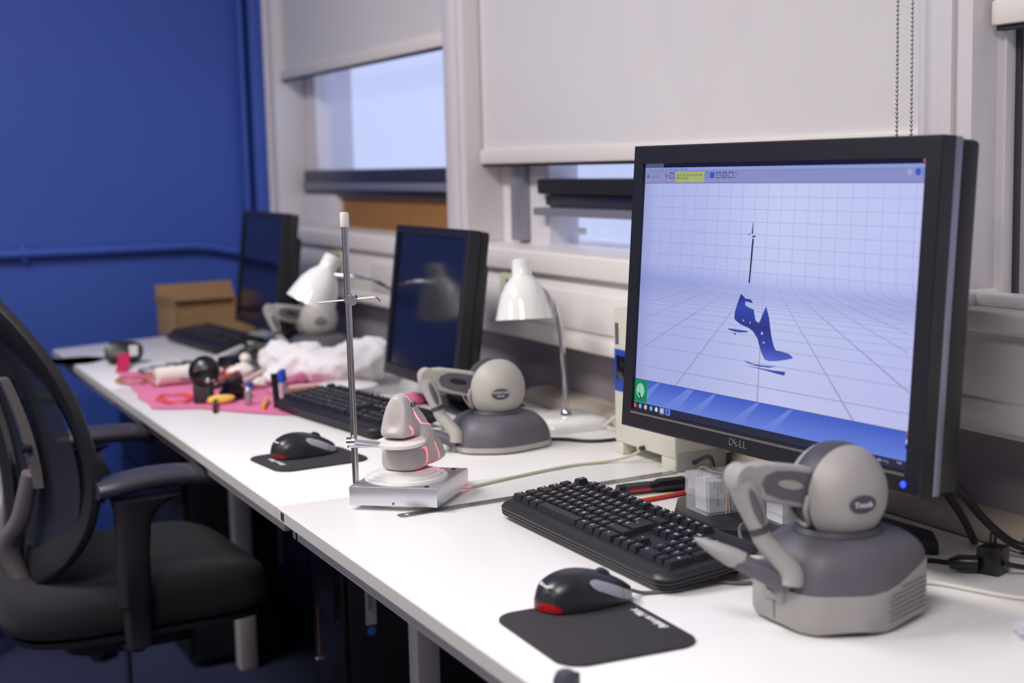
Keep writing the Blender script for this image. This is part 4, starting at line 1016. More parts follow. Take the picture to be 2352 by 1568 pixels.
make_lamp('white desk lamp with chrome neck on the right, between two monitors', (1.228, 2.315, ZD),
          [(1.222, 2.291, 0.755), (1.218, 2.290, 0.85), (1.214, 2.291, 0.91), (1.206, 2.296, 0.955), (1.188, 2.303, 0.985), (1.168, 2.313, 1.002)], (1.152, 2.315, 0.936), (1.155, 2.328, 1.046), (1.168, 2.313, 1.002))
make_lamp('white desk lamp tilted left, behind the chrome clamp rod', (1.213, 2.872, ZD),
          [(1.213, 2.872, 0.755), (1.208, 2.872, 0.86), (1.170, 2.868, 0.93), (1.10, 2.835, 0.957), (1.04, 2.826, 0.985), (0.975, 2.852, 0.996)], (0.926, 2.873, 0.935), (0.978, 2.861, 1.036), (0.975, 2.852, 0.996))

# ------------------------------------------------------------------ small things around the lit monitor
def flat_thing(name, label, cat, mb, m, base, group=None, smooth=40):
    o = mb.obj(name, m, None, smooth); return tag(o, label, cat, group)
def moved(mb, loc):
    bmesh.ops.translate(mb.bm, vec=[-x for x in loc], verts=mb.bm.verts); return mb
def solo(name, label, cat, mb, m, loc, group=None, smooth=40):
    """one-mesh thing whose origin is loc; geometry given in world space"""
    o = moved(mb, loc).obj(name, m, None, smooth); o.location = loc; return tag(o, label, cat, group)
# steel rule
t = thing('steel_ruler', 'long steel ruler lying across the desk behind the keyboard', 'ruler', (0.707, 1.832, ZD), math.radians(4.1))
MB().prism([(0.004, -0.0095), (0.48, -0.0095), (0.48, 0.0095), (0.004, 0.0095), (0.0, 0.005), (0.0, -0.005)], 0.0002, 0.0014).obj('blade', 'ruler_steel', t, None)
MB().lathe([(0.0028, 0), (0.0028, 0.0003)], 12, T((0.013, 0, 0.0013))).obj('hole', 'card_white', t)
b = MB()
for k in range(46): b.span((0.03 + k * 0.01, 0.0045 if k % 5 else 0.002, 0.0014), (0.0304 + k * 0.01, 0.009, 0.0016))
g = b.obj('graduations', 'ink', t, None); g['kind'] = 'stuff'
# marker pen and red pencil
t = thing('marker_pen', 'thick black marker pen with faceted cap lying behind the keyboard', 'pen', (1.03, 1.775, ZD), math.radians(-6))
b = MB().cyl((0, 0, 0.009), (0.062, 0, 0.009), 0.0085, seg=10); b.m(1).cyl((0.010, 0, 0.0092), (0.05, 0, 0.0092), 0.0087, seg=10); MB().span((0.016, -0.0092, 0.006), (0.05, -0.0086, 0.0095)).obj('red_print', 'pencil_red', t); b.obj('barrel', ['marker_black', 'marker_print'], t, 30)
MB().lathe([(0.0095, 0), (0.0105, 0.004), (0.0105, 0.044), (0.0075, 0.050)], 8, T((0.062, 0, 0.0098), (0, PI / 2, 0))).obj('cap', 'marker_black', t, 20)
t = thing('pencil', 'red pencil lying between the marker pen and the clear card box', 'pencil', (1.02, 1.718, ZD), math.radians(7))
MB().lathe([(0.0036, 0), (0.0036, 0.115)], 6, T((0, 0, 0.0036), (0, PI / 2, 0))).obj('barrel', 'pencil_red', t, 20)
MB().lathe([(0.0036, 0), (0.0004, 0.016)], 6, T((0, 0, 0.0036), (0, -PI / 2, 0))).obj('tip', 'wood_stick', t, 20)
MB().span((0.02, -0.001, 0.0066), (0.08, 0.001, 0.0070)).obj('print', 'card_yellow', t)
# clear card box with cards and rubber bands, on the monitor foot
cb = Vector((1.034, 1.548, ZD + 0.0182))
t = thing('card_box', 'clear plastic card box held by rubber bands on the monitor foot', 'box', cb, math.radians(-3))
Lx, Ly, Hz = 0.098, 0.054, 0.052
b = MB(); th = 0.0014
b.span((0, 0, 0), (Lx, Ly, th)); b.span((0, 0, 0), (th, Ly, 0.024)); b.span((Lx - th, 0, 0), (Lx, Ly, 0.024)); b.span((0, 0, 0), (Lx, th, 0.024)); b.span((0, Ly - th, 0), (Lx, Ly, 0.024))
b.obj('tray', 'clear_plastic', t, None)
b = MB(); e = 0.0008
b.span((-e, -e, Hz - th), (Lx + e, Ly + e, Hz), bev=0.0006); b.span((-e, -e, 0.022), (th - e, Ly + e, Hz)); b.span((Lx - th + e, -e, 0.022), (Lx + e, Ly + e, Hz)); b.span((-e, -e, 0.022), (Lx + e, th - e, Hz)); b.span((-e, Ly - th + e, 0.022), (Lx + e, Ly + e, Hz))
b.obj('lid', 'clear_plastic', t, None)
for k in range(7):
    MB().span((0.006 + 0.0, 0.003 + k * 0.0052, 0.003), (Lx - 0.006, 0.0075 + k * 0.0052, Hz - 0.007)).obj('card', 'card_white', t, None)
CM = T((0, 0.0028, 0))
b = MB()
for i, s_ in enumerate(('Digital', 'Anthropology', 'Lab')): b.text(s_, 0.0058, T((0.0250 - 0.0052 * i, 0.0028, Hz - 0.009), (PI / 2, 0, 0)) @ Matrix.Rotation(-PI / 2, 4, 'Z'), align='LEFT')
b.obj('card_print', 'ink', t, None)
MB().span((0.043, 0.0020, 0.006), (0.070, 0.0028, 0.036)).obj('card_photo', 'card_grey', t, None)
for i in range(2):
    for j in range(2): MB().span((0.044 + i * 0.007, 0.0012, 0.010 + j * 0.007), (0.0475 + i * 0.007, 0.0019, 0.0135 + j * 0.007)).obj('card_spot', 'card_yellow', t, None)
for x, dx in ((0.029, 0.0015), (0.034, -0.001)):
    MB().tube([(x, -0.0022, 0.0005), (x + dx, -0.0024, Hz * 0.55), (x + dx * 1.4, -0.0022, Hz), (x - 0.004, Ly * 0.5, Hz + 0.0012), (x - 0.008, Ly + 0.0022, Hz), (x - 0.004, Ly + 0.0022, 0.0005)], 0.0009, seg=6, sub=3).obj('rubber_band', 'rubber_band', t)
# small stack of clear card cases behind the near haptic device
t = thing('card_cases', 'small clear plastic cases stacked behind the nearest haptic device', 'box', (1.084, 1.452, ZD + 0.0182), math.radians(-4))
for k in range(3): MB().span((0, 0, 0.014 * k + 0.0003), (0.034, 0.045, 0.014 * k + 0.0135), bev=0.001).obj('case', 'clear_plastic', t)
MB().span((0.004, 0.004, 0.002), (0.030, 0.041, 0.04)).obj('card', 'card_white', t, None)
# dark marker cap standing at the desk edge, close to the camera
t = thing('marker_cap', 'small dark marker cap at the near desk edge, blurred at the bottom of the picture', 'bottle', (0.5925, 1.122, ZD))
MB().lathe([(0.0125, 0), (0.0128, 0.002), (0.0120, 0.014), (0.0085, 0.0215), (0.004, 0.0235)], 20).obj('body', 'omni_charcoal', t)
MB().box((0.0125, 0, 0.010), (0.003, 0.006, 0.018), bev=0.001).obj('clip', 'dark_grey', t)
# crumpled clear bag at the right edge
def blob(c, r, sc, amp, fr, seed, sub=4):
    t_ = bmesh.new(); bmesh.ops.create_icosphere(t_, subdivisions=sub, radius=r)
    for v in t_.verts:
        n = v.co.normalized(); k = noise.noise(n * fr + Vector((seed, seed * 2, 0))) + 0.5 * noise.noise(n * fr * 2.3 + Vector((seed, 0, 3)))
        v.co = Vector((n.x * sc[0], n.y * sc[1], n.z * sc[2])) * r * (1 + amp * k)
    z0 = 0.0
    for v in t_.verts:
        if v.co.z + c[2] < ZD + 0.0004: v.co.z = ZD + 0.0004 - c[2]
    b = MB(); b._merge(t_, T(c)); return b
solo('plastic_bag', 'pale blue crumpled plastic bag at the right edge of the desk', 'bag', blob((1.112, 1.018, ZD + 0.006), 0.042, (1.2, 0.9, 0.35), 0.35, 2.2, 4), 'bag_plastic', (1.112, 1.018, ZD), smooth=60)

# ------------------------------------------------------------------ cables
def cable(label, pts, r, m, sub=8, group='cables on the desk', name='cable'):
    p0 = Vector(pts[0]); return solo(name, label, 'cable', MB().tube(pts, r, seg=8, sub=sub), m, (p0.x, p0.y, p0.z), group, 60)
zc = ZD + 0.0028
cable('olive scanner cable running from the turntable to the cream instrument', [(0.868, 1.936, zc), (0.90, 1.947, zc), (0.96, 1.965, zc), (1.06, 1.988, zc), (1.13, 1.985, zc), (1.165, 1.968, zc + 0.008), (1.186, 1.957, zc + 0.02)], 0.0024, 'cable_cream')
cable('dark grey mouse cable curling past the keyboard corner', [(0.796, 1.343, zc + 0.006), (0.812, 1.345, zc), (0.834, 1.338, zc), (0.862, 1.335, zc), (0.893, 1.352, zc), (0.93, 1.318, zc), (0.975, 1.31, zc), (1.0, 1.32, zc)], 0.0021, 'cable_grey')
cable('black power lead running right behind the nearest haptic device', [(1.052, 1.19, zc + 0.004), (1.11, 1.26, zc), (1.165, 1.285, zc), (1.19, 1.262, zc), (1.20, 1.237, zc + 0.008)], 0.0032, 'cable_black')
cable('black lead leaving the ferrite block to the right edge', [(1.21, 1.197, zc + 0.012), (1.235, 1.185, zc + 0.006), (1.29, 1.175, zc), (1.28, 1.05, zc), (1.27, 0.9, zc)], 0.0032, 'cable_black')
cable('cream cable curving out to the right of the nearest haptic device', [(1.052, 1.23, zc), (1.11, 1.215, zc), (1.135, 1.165, zc), (1.15, 1.13, zc), (1.175, 1.10, zc), (1.22, 1.08, zc), (1.28, 1.0, zc)], 0.0026, 'cable_white')
cable('black lead looped behind the clear card box', [(1.21, 1.53, 0.86), (1.20, 1.51, 0.80), (1.19, 1.40, zc + 0.022), (1.13, 1.375, zc + 0.020), (1.06, 1.38, zc), (1.0, 1.395, zc), (0.99, 1.42, zc)], 0.0028, 'cable_black')
cable('grey lead looping up beside the black monitor foot', [(1.06, 1.475, zc + 0.018), (1.025, 1.455, zc + 0.026), (1.005, 1.43, zc + 0.02), (1.0, 1.40, zc + 0.004), (1.02, 1.37, zc)], 0.0026, 'cable_grey')
cable('thick black lead hanging from the right side of the lit monitor', [(1.13, 1.25, 0.87), (1.17, 1.24, 0.84), (1.22, 1.245, 0.79), (1.265, 1.24, 0.752), (1.285, 1.215, 0.745)], 0.0052, 'cable_black')
cable('second black lead hanging straight down from the lit monitor', [(1.13, 1.26, 0.87), (1.18, 1.275, 0.83), (1.225, 1.285, 0.785), (1.262, 1.298, 0.742), (1.28, 1.32, 0.738)], 0.0048, 'cable_black')
cable('crossed black leads behind the instrument and the monitor', [(1.22, 1.86, zc + 0.01), (1.21, 1.80, zc + 0.03), (1.19, 1.75, zc), (1.20, 1.70, zc)], 0.0036, 'cable_black')
cable('white lamp cable rising from the right lamp base to the cream instrument', [(1.262, 2.22, zc + 0.008), (1.27, 2.19, zc + 0.03), (1.285, 2.13, 0.79), (1.29, 2.09, 0.82)], 0.0030, 'cable_white')
cable('dark green cable from the middle haptic device past the lamp base', [(1.142, 2.205, zc), (1.165, 2.185, zc), (1.185, 2.155, zc), (1.21, 2.14, zc), (1.25, 2.135, zc), (1.28, 2.12, zc)], 0.0032, 'cable_black')
cable('white cable lying along the batten behind the middle haptic device', [(1.20, 2.56, zc), (1.25, 2.48, zc + 0.002), (1.27, 2.40, zc), (1.283, 2.25, zc), (1.28, 2.16, zc)], 0.0036, 'cable_white')
# ferrite block on the power lead
t = thing('ferrite_block', 'black ferrite cube with cable tie on the power lead by the wall', 'cable block', (1.208, 1.212, ZD), math.radians(20))
MB().box((0, 0, 0.0165), (0.03, 0.028, 0.032), bev=0.002).obj('core', 'black_plastic', t)
MB().tube([(-0.004, 0, 0.032), (-0.006, 0, 0.044), (0.0, 0, 0.052), (0.006, 0, 0.044), (0.005, 0, 0.032)], 0.002, seg=6, sub=3).obj('cable_tie', 'cable_black', t)
MB().tube([(-0.014, 0.012, 0.012), (-0.024, 0.030, 0.012), (-0.03, 0.040, 0.011)], [0.010, 0.010, 0.006], seg=12).obj('connector', 'black_plastic', t)

# ------------------------------------------------------------------ clutter on the pink felt
GP = 'craft clutter on the pink felt'
def felt(u, v):
    A = Vector((0.600, 2.955)); Bq = Vector((0.640, 3.57)); Cq = Vector((0.97, 3.36)); Dq = Vector((1.03, 2.70))
    p = A.lerp(Dq, u).lerp(Bq.lerp(Cq, u), v)
    if v < 0.5: p.y -= 0.10 * math.sin(PI * min(1, max(0, (u - 0.22) * 1.6))) * (1 - 2 * v)
    p.y += 0.018 * noise.noise(Vector((u * 5, v * 2, 1))); p.x += 0.012 * noise.noise(Vector((u * 3, v * 6, 7)))
    return (p.x, p.y, ZD + 0.0012 + 0.0010 * (noise.noise(Vector((u * 9, v * 9, 3))) + 0.5))
solo('pink_felt', 'bright pink felt sheet spread under the craft clutter', 'felt sheet', MB().grid(felt, 40, 40), 'pink_felt', (0.85, 3.1, ZD), smooth=60)
solo('felt_strip', 'crimson felt strip curling up against the black gadget on the far desk', 'felt strip', MB().grid(lambda u, v: (0.640 + 0.03 * u + 0.03 * v, 3.56 + 0.11 * v, ZD + 0.003 + 0.030 * v ** 1.5), 6, 12), 'crimson', (0.65, 3.6, ZD), smooth=60)
# black gadget with grey window near the far corner
t = thing('handheld_gadget', 'black rounded gadget with pale grey window at the far desk corner', 'gadget', (0.692, 3.715, ZD), math.radians(-8))
q = []
for k in range(28):
    a = 2 * PI * k / 28; q.append((math.copysign(abs(math.cos(a)) ** 0.55, math.cos(a)) * 0.048, math.copysign(abs(math.sin(a)) ** 0.7, math.sin(a)) * 0.028 * (1.0 - 0.08 * math.cos(a))))
GM = frame((0, 0, 0.030), (1, 0, 0), (0, 0.35, 1))
MB().prism(q, -0.014, 0.014, bev=0.005, M=GM).obj('body', 'black_plastic', t)
MB().prism([(0.012, -0.014), (0.034, -0.014), (0.036, 0.014), (0.013, 0.014)], 0.0145, 0.0155, M=GM).obj('window', 'silver', t)
MB().box((0, 0.012, 0.006), (0.05, 0.03, 0.012), bev=0.003).obj('foot', 'black_plastic', t)
# plaster cylinder
t = thing('plaster_cylinder', 'white plaster cylinder with wires at its end on the pink felt', 'cylinder', (0.715, 3.26, ZD + 0.003), math.radians(6))
MB().lathe([(0.019, 0), (0.021, 0.002), (0.021, 0.082), (0.019, 0.084)], 28, T((-0.04, 0, 0.0215), (0, PI / 2, 0))).obj('body', 'plaster', t)
MB().tube([(-0.042, 0, 0.02), (-0.055, 0.006, 0.03), (-0.058, -0.008, 0.014), (-0.045, -0.014, 0.004)], 0.003, seg=6, sub=5).obj('wire', 'copper', t)
# black web camera like tool
t = thing('round_headed_tool', 'black round-headed camera tool standing on the front of the pink felt', 'tool', (0.716, 2.962, ZD + 0.003), math.radians(-30))
MB().box((-0.004, 0, 0.022), (0.038, 0.03, 0.044), bev=0.003).obj('foot_block', 'dark_grey', t)
MB().lathe([(0.0001, 0.024), (0.018, 0.022), (0.031, 0.012), (0.034, 0), (0.031, -0.012), (0.018, -0.018), (0.0001, -0.020)], 28, frame((0, 0, 0.066), (1, 0, 0), (0, 0.2, 1)), cap0=False, cap1=False).obj('head', 'black_plastic', t)
MB().lathe([(0.006, 0), (0.006, 0.004), (0.003, 0.006)], 12, frame((0.012, -0.018, 0.05), (1, 0, 0), (0, 0.2, 1))).obj('knob', 'silver', t)
MB().lathe([(0.004, 0), (0.004, 0.004)], 12, frame((0.024, -0.016, 0.048), (1, 0, 0), (0, 0.2, 1))).obj('button', 'chair_grey', t)
MB().span((-0.016, -0.0225, 0.069), (0.002, -0.0215, 0.074)).obj('print', 'chair_grey', t)
t = thing('black_clamp', 'black plastic clamp right of the round-headed tool on the felt', 'clamp', (0.782, 2.975, ZD + 0.003), math.radians(20))
MB().box((0, 0, 0.02), (0.05, 0.026, 0.022), rot=(0, 0.4, 0), bev=0.004).obj('jaw', 'black_plastic', t)
MB().box((0.01, 0.012, 0.035), (0.036, 0.02, 0.026), rot=(0.2, -0.3, 0), bev=0.005).obj('jaw', 'dark_grey', t)
MB().cyl((-0.02, -0.016, 0.012), (-0.02, 0.016, 0.012), 0.009, seg=14).obj('screw_knob', 'black_plastic', t)
MB().sphere((0.022, -0.014, 0.02), 0.005).obj('rivet', 'silver', t)
MB().span((-0.03, -0.02, 0.0), (0.03, 0.016, 0.007), bev=0.002).obj('foot', 'black_plastic', t)
for k, (p, c_, lab) in enumerate((((0.668, 3.035), 'orange_wire', 'orange wire loop lying on the front of the pink felt'), ((0.642, 3.36), 'copper', 'copper wire loop behind the plaster cylinder'))):
    b = MB()
    pts = [(p[0] + 0.042 * math.cos(a * 0.42) * (1 - 0.01 * a), p[1] + 0.055 * math.sin(a * 0.42), ZD + 0.0050 + 0.002 * (a % 3)) for a in range(44)]
    solo('wire_loop', lab, 'wire', MB().tube(pts, 0.0018, seg=6), c_, (p[0], p[1], ZD), GP, 60)
pts = [(0.80 + 0.05 * math.cos(a * 0.35) + 0.0012 * a, 3.53 + 0.06 * math.sin(a * 0.35), ZD + 0.004 + 0.0022 * (a % 4)) for a in range(60)]
solo('cable_coil', 'dark cable coil on the far desk behind the pink felt', 'cable', MB().tube(pts, 0.0028, seg=6), 'cable_black', (0.82, 3.53, ZD), GP, 60)
pts = [(0.73 + 0.045 * math.cos(a * 0.4) , 3.50 + 0.05 * math.sin(a * 0.4), ZD + 0.005 + 0.0012 * (a % 5)) for a in range(50)]
solo('cable_coil', 'thin grey cable coil beside the black gadget', 'cable', MB().tube(pts, 0.0016, seg=6), 'cable_grey', (0.73, 3.50, ZD), GP, 60)
solo('wood_stick', 'pale round wooden stick slanting across the clutter', 'stick', MB().cyl((0.775, 3.02, ZD + 0.012), (0.900, 3.165, ZD + 0.030), 0.0055, seg=12), 'wood_stick', (0.775, 3.02, ZD))
# upright markers
for x, y, body, capm, lab in ((0.827, 2.812, 'black_plastic', 'black_plastic', 'black marker standing beside the middle keyboard'), (0.848, 2.838, 'lilac', 'blue_pen', 'lilac marker with blue cap beside the middle keyboard'), (0.862, 2.862, 'lilac', 'blue_pen', 'second lilac marker with blue ends by the white cloth')):
    t = thing('marker_pen', lab, 'pen', (x, y, ZD + 0.003), random.random(), 'markers by the middle keyboard')
    MB().tube([(0, 0, 0.0), (0.0, 0.005, 0.046)], 0.0066, seg=12).obj('barrel', body, t)
    MB().tube([(0.0, 0.005, 0.046), (0.0, 0.0075, 0.070)], 0.0072, seg=12).obj('cap', capm, t)
    MB().tube([(0, -0.0005, 0.0), (0, 0.0005, 0.006)], 0.0071, seg=12).obj('end_plug', capm, t)
# white cloth bundle
b = MB()
for (c, r, sc, sd) in (((0.99, 3.14, ZD + 0.045), 0.060, (1.2, 1.0, 0.75), 1), ((1.06, 3.06, ZD + 0.04), 0.075, (1.3, 1.0, 0.60), 2), ((0.945, 3.19, ZD + 0.05), 0.045, (1.0, 1.0, 1.0), 3), ((1.10, 3.02, ZD + 0.055), 0.07, (1.2, 0.9, 0.7), 5), ((0.93, 3.13, ZD + 0.02), 0.035, (1.2, 1.0, 0.6), 6)):
    bb = blob(c, r, sc, 0.25, 2.6, sd, 4); me_ = bpy.data.meshes.new('q'); bb.bm.to_mesh(me_); bb.bm.free(); b.bm.from_mesh(me_); bpy.data.meshes.remove(me_)
cl = solo('cloth_bundle', 'crumpled white cloth bundle behind the chrome rod', 'cloth', b, 'cloth_white', (1.02, 3.1, ZD), smooth=70)
rm = cl.modifiers.new('join', 'REMESH'); rm.mode = 'VOXEL'; rm.voxel_size = 0.006; rm.use_smooth_shade = True
sm = cl.modifiers.new('soft', 'SMOOTH'); sm.iterations = 4
# white tray, bowls
solo('white_tray', 'white plastic tray behind the cloth bundle', 'tray', MB().box((1.10, 3.28, ZD + 0.027), (0.13, 0.07, 0.05), rot=(0, 0, 0.2), bev=0.008), 'white_plastic', (1.10, 3.28, ZD))
t = thing('lid', 'pale translucent lid lying in front of the dark middle monitor', 'lid', (1.00, 2.865, ZD + 0.003))
MB().lathe([(0.040, 0), (0.056, 0.004), (0.062, 0.022), (0.064, 0.024), (0.060, 0.026), (0.02, 0.028), (0.0001, 0.028)], 36, cap1=False).obj('dome', 'white_plastic', t)
t = thing('lid', 'small white dish beside the shoe last in front of the middle keyboard', 'dish', (1.00, 2.745, ZD + 0.003))
MB().lathe([(0.030, 0), (0.046, 0.012), (0.048, 0.012), (0.034, 0.002), (0.0001, 0.002)], 32, cap1=False).obj('bowl', 'plaster', t)
solo('magenta_scrap', 'magenta felt scrap beside the middle haptic device', 'felt scrap', blob((1.085, 2.70, ZD + 0.012), 0.022, (1.2, 0.9, 0.6), 0.3, 2.5, 9, 3), 'pink_felt', (1.085, 2.70, ZD), smooth=60)
for k, (p0, p1, r, m_, lab) in enumerate((((0.875, 2.90, ZD + 0.010), (1.07, 2.99, ZD + 0.012), 0.005, 'copper', 'reddish wooden rod in front of the white cloth'), ((0.885, 2.96, ZD + 0.008), (1.075, 2.965, ZD + 0.018), 0.0045, 'wood_brown', 'brown wooden rod against the white cloth'), ((0.87, 3.00, ZD + 0.010), (1.04, 3.02, ZD + 0.010), 0.005, 'wood_stick', 'pale wooden rod under the white cloth'))):
    solo('craft_rod', lab, 'stick', MB().cyl(p0, p1, r, seg=10), m_, p0, GP)
# mixed bits
b = MB().lathe([(0.016, -0.011), (0.030, -0.011), (0.030, 0.011), (0.016, 0.011), (0.016, -0.011)], 28, frame((0.945, 3.36, ZD + 0.042), (0.8, -0.5, 0), (0, 0.35, 1)), cap0=False, cap1=False)
solo('tape_roll', 'dark green roll of tape leaning in the clutter', 'tape', b, 'dark_green', (0.945, 3.36, ZD), smooth=40)
MBITS = [((0.90, 3.40, ZD + 0.02), (0.08, 0.05, 0.035), 0.5, 'black_plastic', 'black plastic case in the dark heap by the far haptic device'), ((0.955, 3.285, ZD + 0.025), (0.06, 0.06, 0.045), -0.3, 'dark_grey', 'dark grey block in the clutter heap'), ((0.87, 3.30, ZD + 0.016), (0.05, 0.04, 0.03), 0.9, 'black_plastic', 'small black adaptor behind the wooden stick'), ((1.0, 3.38, ZD + 0.022), (0.07, 0.05, 0.04), 0.1, 'monitor_dark', 'dark box under the far haptic arm')]
for c, d, rz, m_, lab in MBITS:
    solo('small_case', lab, 'case', MB().box(c, d, rot=(0.1, 0.06, rz), bev=0.006), m_, (c[0], c[1], ZD), GP)
for k, (c, r, sc, lab) in enumerate((((0.815, 3.30, ZD + 0.016), 0.022, (1.7, 0.8, 0.7), 'long white plaster fragment behind the round-headed tool'), ((0.862, 3.22, ZD + 0.022), 0.024, (1.3, 0.9, 0.9), 'knobbly white plaster fragment in the middle of the clutter'), ((0.885, 3.255, ZD + 0.05), 0.013, (1, 1, 1), 'round white plaster knob on top of the clutter'), ((0.79, 3.40, ZD + 0.012), 0.018, (1.8, 0.9, 0.6), 'flat white plaster chip near the cable coil'), ((0.875, 3.10, ZD + 0.014), 0.014, (1.2, 0.8, 0.9), 'small white plaster chip left of the cloth'))):
    solo('plaster_piece', lab, 'plaster piece', blob(c, r, sc, 0.35, 2.0, 20 + k, 3), 'plaster', (c[0], c[1], ZD), 'white plaster pieces', 60)
t = thing('pliers', 'small pliers with red handles in the clutter', 'pliers', (0.815, 3.205, ZD + 0.004), 0.5)
for sgn in (-1, 1): MB().tube([(0.0, 0.0, 0.012), (0.02, 0.018 * sgn, 0.02), (0.055, 0.020 * sgn, 0.03)], 0.0052, seg=8, sub=4).obj('handle', 'red_plastic', t)
MB().box((-0.014, 0, 0.010), (0.035, 0.012, 0.012), bev=0.003).obj('jaw', 'silver', t)
solo('foam_scrap', 'yellow foam scrap at the front of the felt', 'foam', blob((0.742, 2.935, ZD + 0.010), 0.018, (1.6, 0.8, 0.6), 0.3, 2.0, 31, 3), 'yellow_foam', (0.742, 2.935, ZD), smooth=60)
solo('pen', 'orange pen lying at the front of the felt by the keyboard', 'pen', MB().tube([(0.793, 2.80, ZD + 0.006), (0.832, 2.90, ZD + 0.010)], 0.0045, seg=8), 'orange_pen', (0.793, 2.80, ZD))
solo('pen', 'black pen poking over the front edge of the felt', 'pen', MB().tube([(0.700, 2.825, ZD + 0.0055), (0.735, 2.95, ZD + 0.012)], [0.0045, 0.0050], seg=8), 'black_plastic', (0.700, 2.825, ZD))
solo('glue_stick', 'small silver tube standing on the front of the felt', 'tube', MB().lathe([(0.007, 0), (0.008, 0.002), (0.008, 0.03), (0.004, 0.036)], 14, T((0.787, 2.885, ZD + 0.003))), 'silver', (0.787, 2.885, ZD))
solo('blue_clip', 'small blue clip beside the wooden stick', 'clip', MB().box((0.842, 3.07, ZD + 0.012), (0.016, 0.012, 0.018), rot=(0, 0, 0.5), bev=0.003), 'blue_pen', (0.842, 3.07, ZD))
solo('paper_roll', 'white paper roll leaning by the far keyboard', 'paper roll', MB().cyl((0.900, 3.545, ZD + 0.014), (0.995, 3.690, ZD + 0.016), 0.013, seg=16), 'paper', (0.900, 3.545, ZD), smooth=40)
for k, (p0, p1, r, m_, lab) in enumerate((((0.955, 3.52, ZD + 0.020), (1.03, 3.66, ZD + 0.024), 0.018, 'black_plastic', 'black spray tube in the heap by the far haptic device'), ((0.855, 3.385, ZD + 0.006), (0.93, 3.50, ZD + 0.006), 0.006, 'red_plastic', 'dark red marker behind the plaster pieces'), ((0.80, 3.19, ZD + 0.008), (0.87, 3.165, ZD + 0.008), 0.006, 'dark_grey', 'grey metal pin in the clutter'), ((0.735, 3.10, ZD + 0.006), (0.80, 3.16, ZD + 0.006), 0.0045, 'black_plastic', 'thin black rod behind the round-headed tool'))):
    solo('craft_tube', lab, 'tube', MB().cyl(p0, p1, r, seg=12), m_, p0, GP)
for k in range(3):
    pts = [(0.76 + 0.05 * k + 0.05 * math.sin(a * 0.6 + k), 3.00 + 0.035 * a + 0.02 * math.cos(a * 0.9 + k * 2), ZD + 0.006 + 0.012 * abs(math.sin(a * 0.8 + k))) for a in range(8)]
    solo('loose_wire', ['black wire straggling through the left of the clutter', 'dark red wire straggling through the middle of the clutter', 'grey wire straggling through the right of the clutter'][k], 'wire', MB().tube(pts, 0.0018, seg=6, sub=5), ['cable_black', 'red_plastic', 'cable_grey'][k], (0.76 + 0.05 * k, 3.0, ZD), GP, 60)
# open cardboard box in the corner
t = thing('cardboard_box', 'open brown cardboard box with packing paper in the far corner', 'box', (1.05, 4.285, ZD), math.radians(7))
w_, d_, h_ = 0.245, 0.175, 0.086; th = 0.004
MB().span((-w_ / 2, -d_ / 2, 0), (w_ / 2, d_ / 2, th)).obj('bottom', 'cardboard', t, None)
MB().span((-w_ / 2, -d_ / 2, 0), (w_ / 2, -d_ / 2 + th, h_)).obj('side', 'cardboard', t, None)
MB().span((-w_ / 2, d_ / 2 - th, 0), (w_ / 2, d_ / 2, h_ + 0.02)).obj('side', 'cardboard', t, None)
for sgn in (-1, 1): MB().span((sgn * w_ / 2 - (th if sgn > 0 else 0), -d_ / 2, 0), (sgn * w_ / 2 + (th if sgn < 0 else 0), d_ / 2, h_ + 0.01)).obj('side', 'cardboard', t, None)
MB().box((0, d_ / 2 - 0.005, h_ + 0.035), (w_, th, 0.06), rot=(-0.5, 0, 0)).obj('flap', 'cardboard', t, None)
MB().box((-w_ / 2 - 0.004, 0, h_ + 0.02), (th, d_ * 0.9, 0.03), rot=(0, -0.25, 0)).obj('flap', 'cardboard', t, None)
MB().box((w_ / 2 + 0.02, 0, h_ + 0.012), (0.05, d_ * 0.9, th), rot=(0, -0.5, 0)).obj('flap', 'cardboard', t, None)
b = blob((0, 0, 0), 0.04, (1.6, 1.2, 0.6), 0.4, 2.6, 41, 3); bmesh.ops.translate(b.bm, vec=(-0.01, -0.02, 0.055), verts=b.bm.verts)
for v in b.bm.verts: v.co.z = max(0.006, min(v.co.z, 0.095)) if v.co.z < 0.5 else 0.05
b.obj('packing_paper', 'paper', t, 60)

# ------------------------------------------------------------------ PC tower under the desk
t = thing('computer_tower', 'black computer tower with white sticker under the desk', 'computer', (0.80, 2.46, 0.0))
MB().span((0.012, -0.085, 0.02), (0.42, 0.085, 0.60), bev=0.006).obj('case', 'pc_black', t)
MB().span((0.0, -0.086, 0.02), (0.0118, 0.086, 0.60), bev=0.004).obj('front_panel', 'black_plastic', t)
MB().span((-0.003, -0.055, 0.40), (0.0, 0.06, 0.56), bev=0.001).obj('drive_bay', 'monitor_dark', t)
MB().span((-0.0015, 0.05, 0.30), (0.0, 0.054, 0.40)).obj('stripe', 'wood_brown', t)
MB().lathe([(0.005, 0), (0.004, 0.003)], 12, frame((-0.0005, 0.066, 0.29), (0, -1, 0), (0, 0, 1))).obj('button', 'silver', t)
MB().lathe([(0.010, 0), (0.009, 0.0015)], 20, frame((-0.0002, -0.02, 0.25), (0, -1, 0), (0, 0, 1)) @ Matrix.Diagonal((1.2, 0.6, 1, 1))).obj('front_badge', 'chair_grey', t)
st = MB().span((0.046, -0.0862, 0.392), (0.066, -0.0850, 0.462)).obj('sticker', 'sticker_white', t, None)
b = MB()
for k in range(12): b.span((0.052, -0.0866, 0.42 + k * 0.0026), (0.058, -0.0863, 0.4212 + k * 0.0026))
for k in range(8): b.span((0.0605, -0.0866, 0.412 + k * 0.005), (0.0620, -0.0863, 0.4155 + k * 0.005))
g = b.obj('barcode', 'ink', st, None)
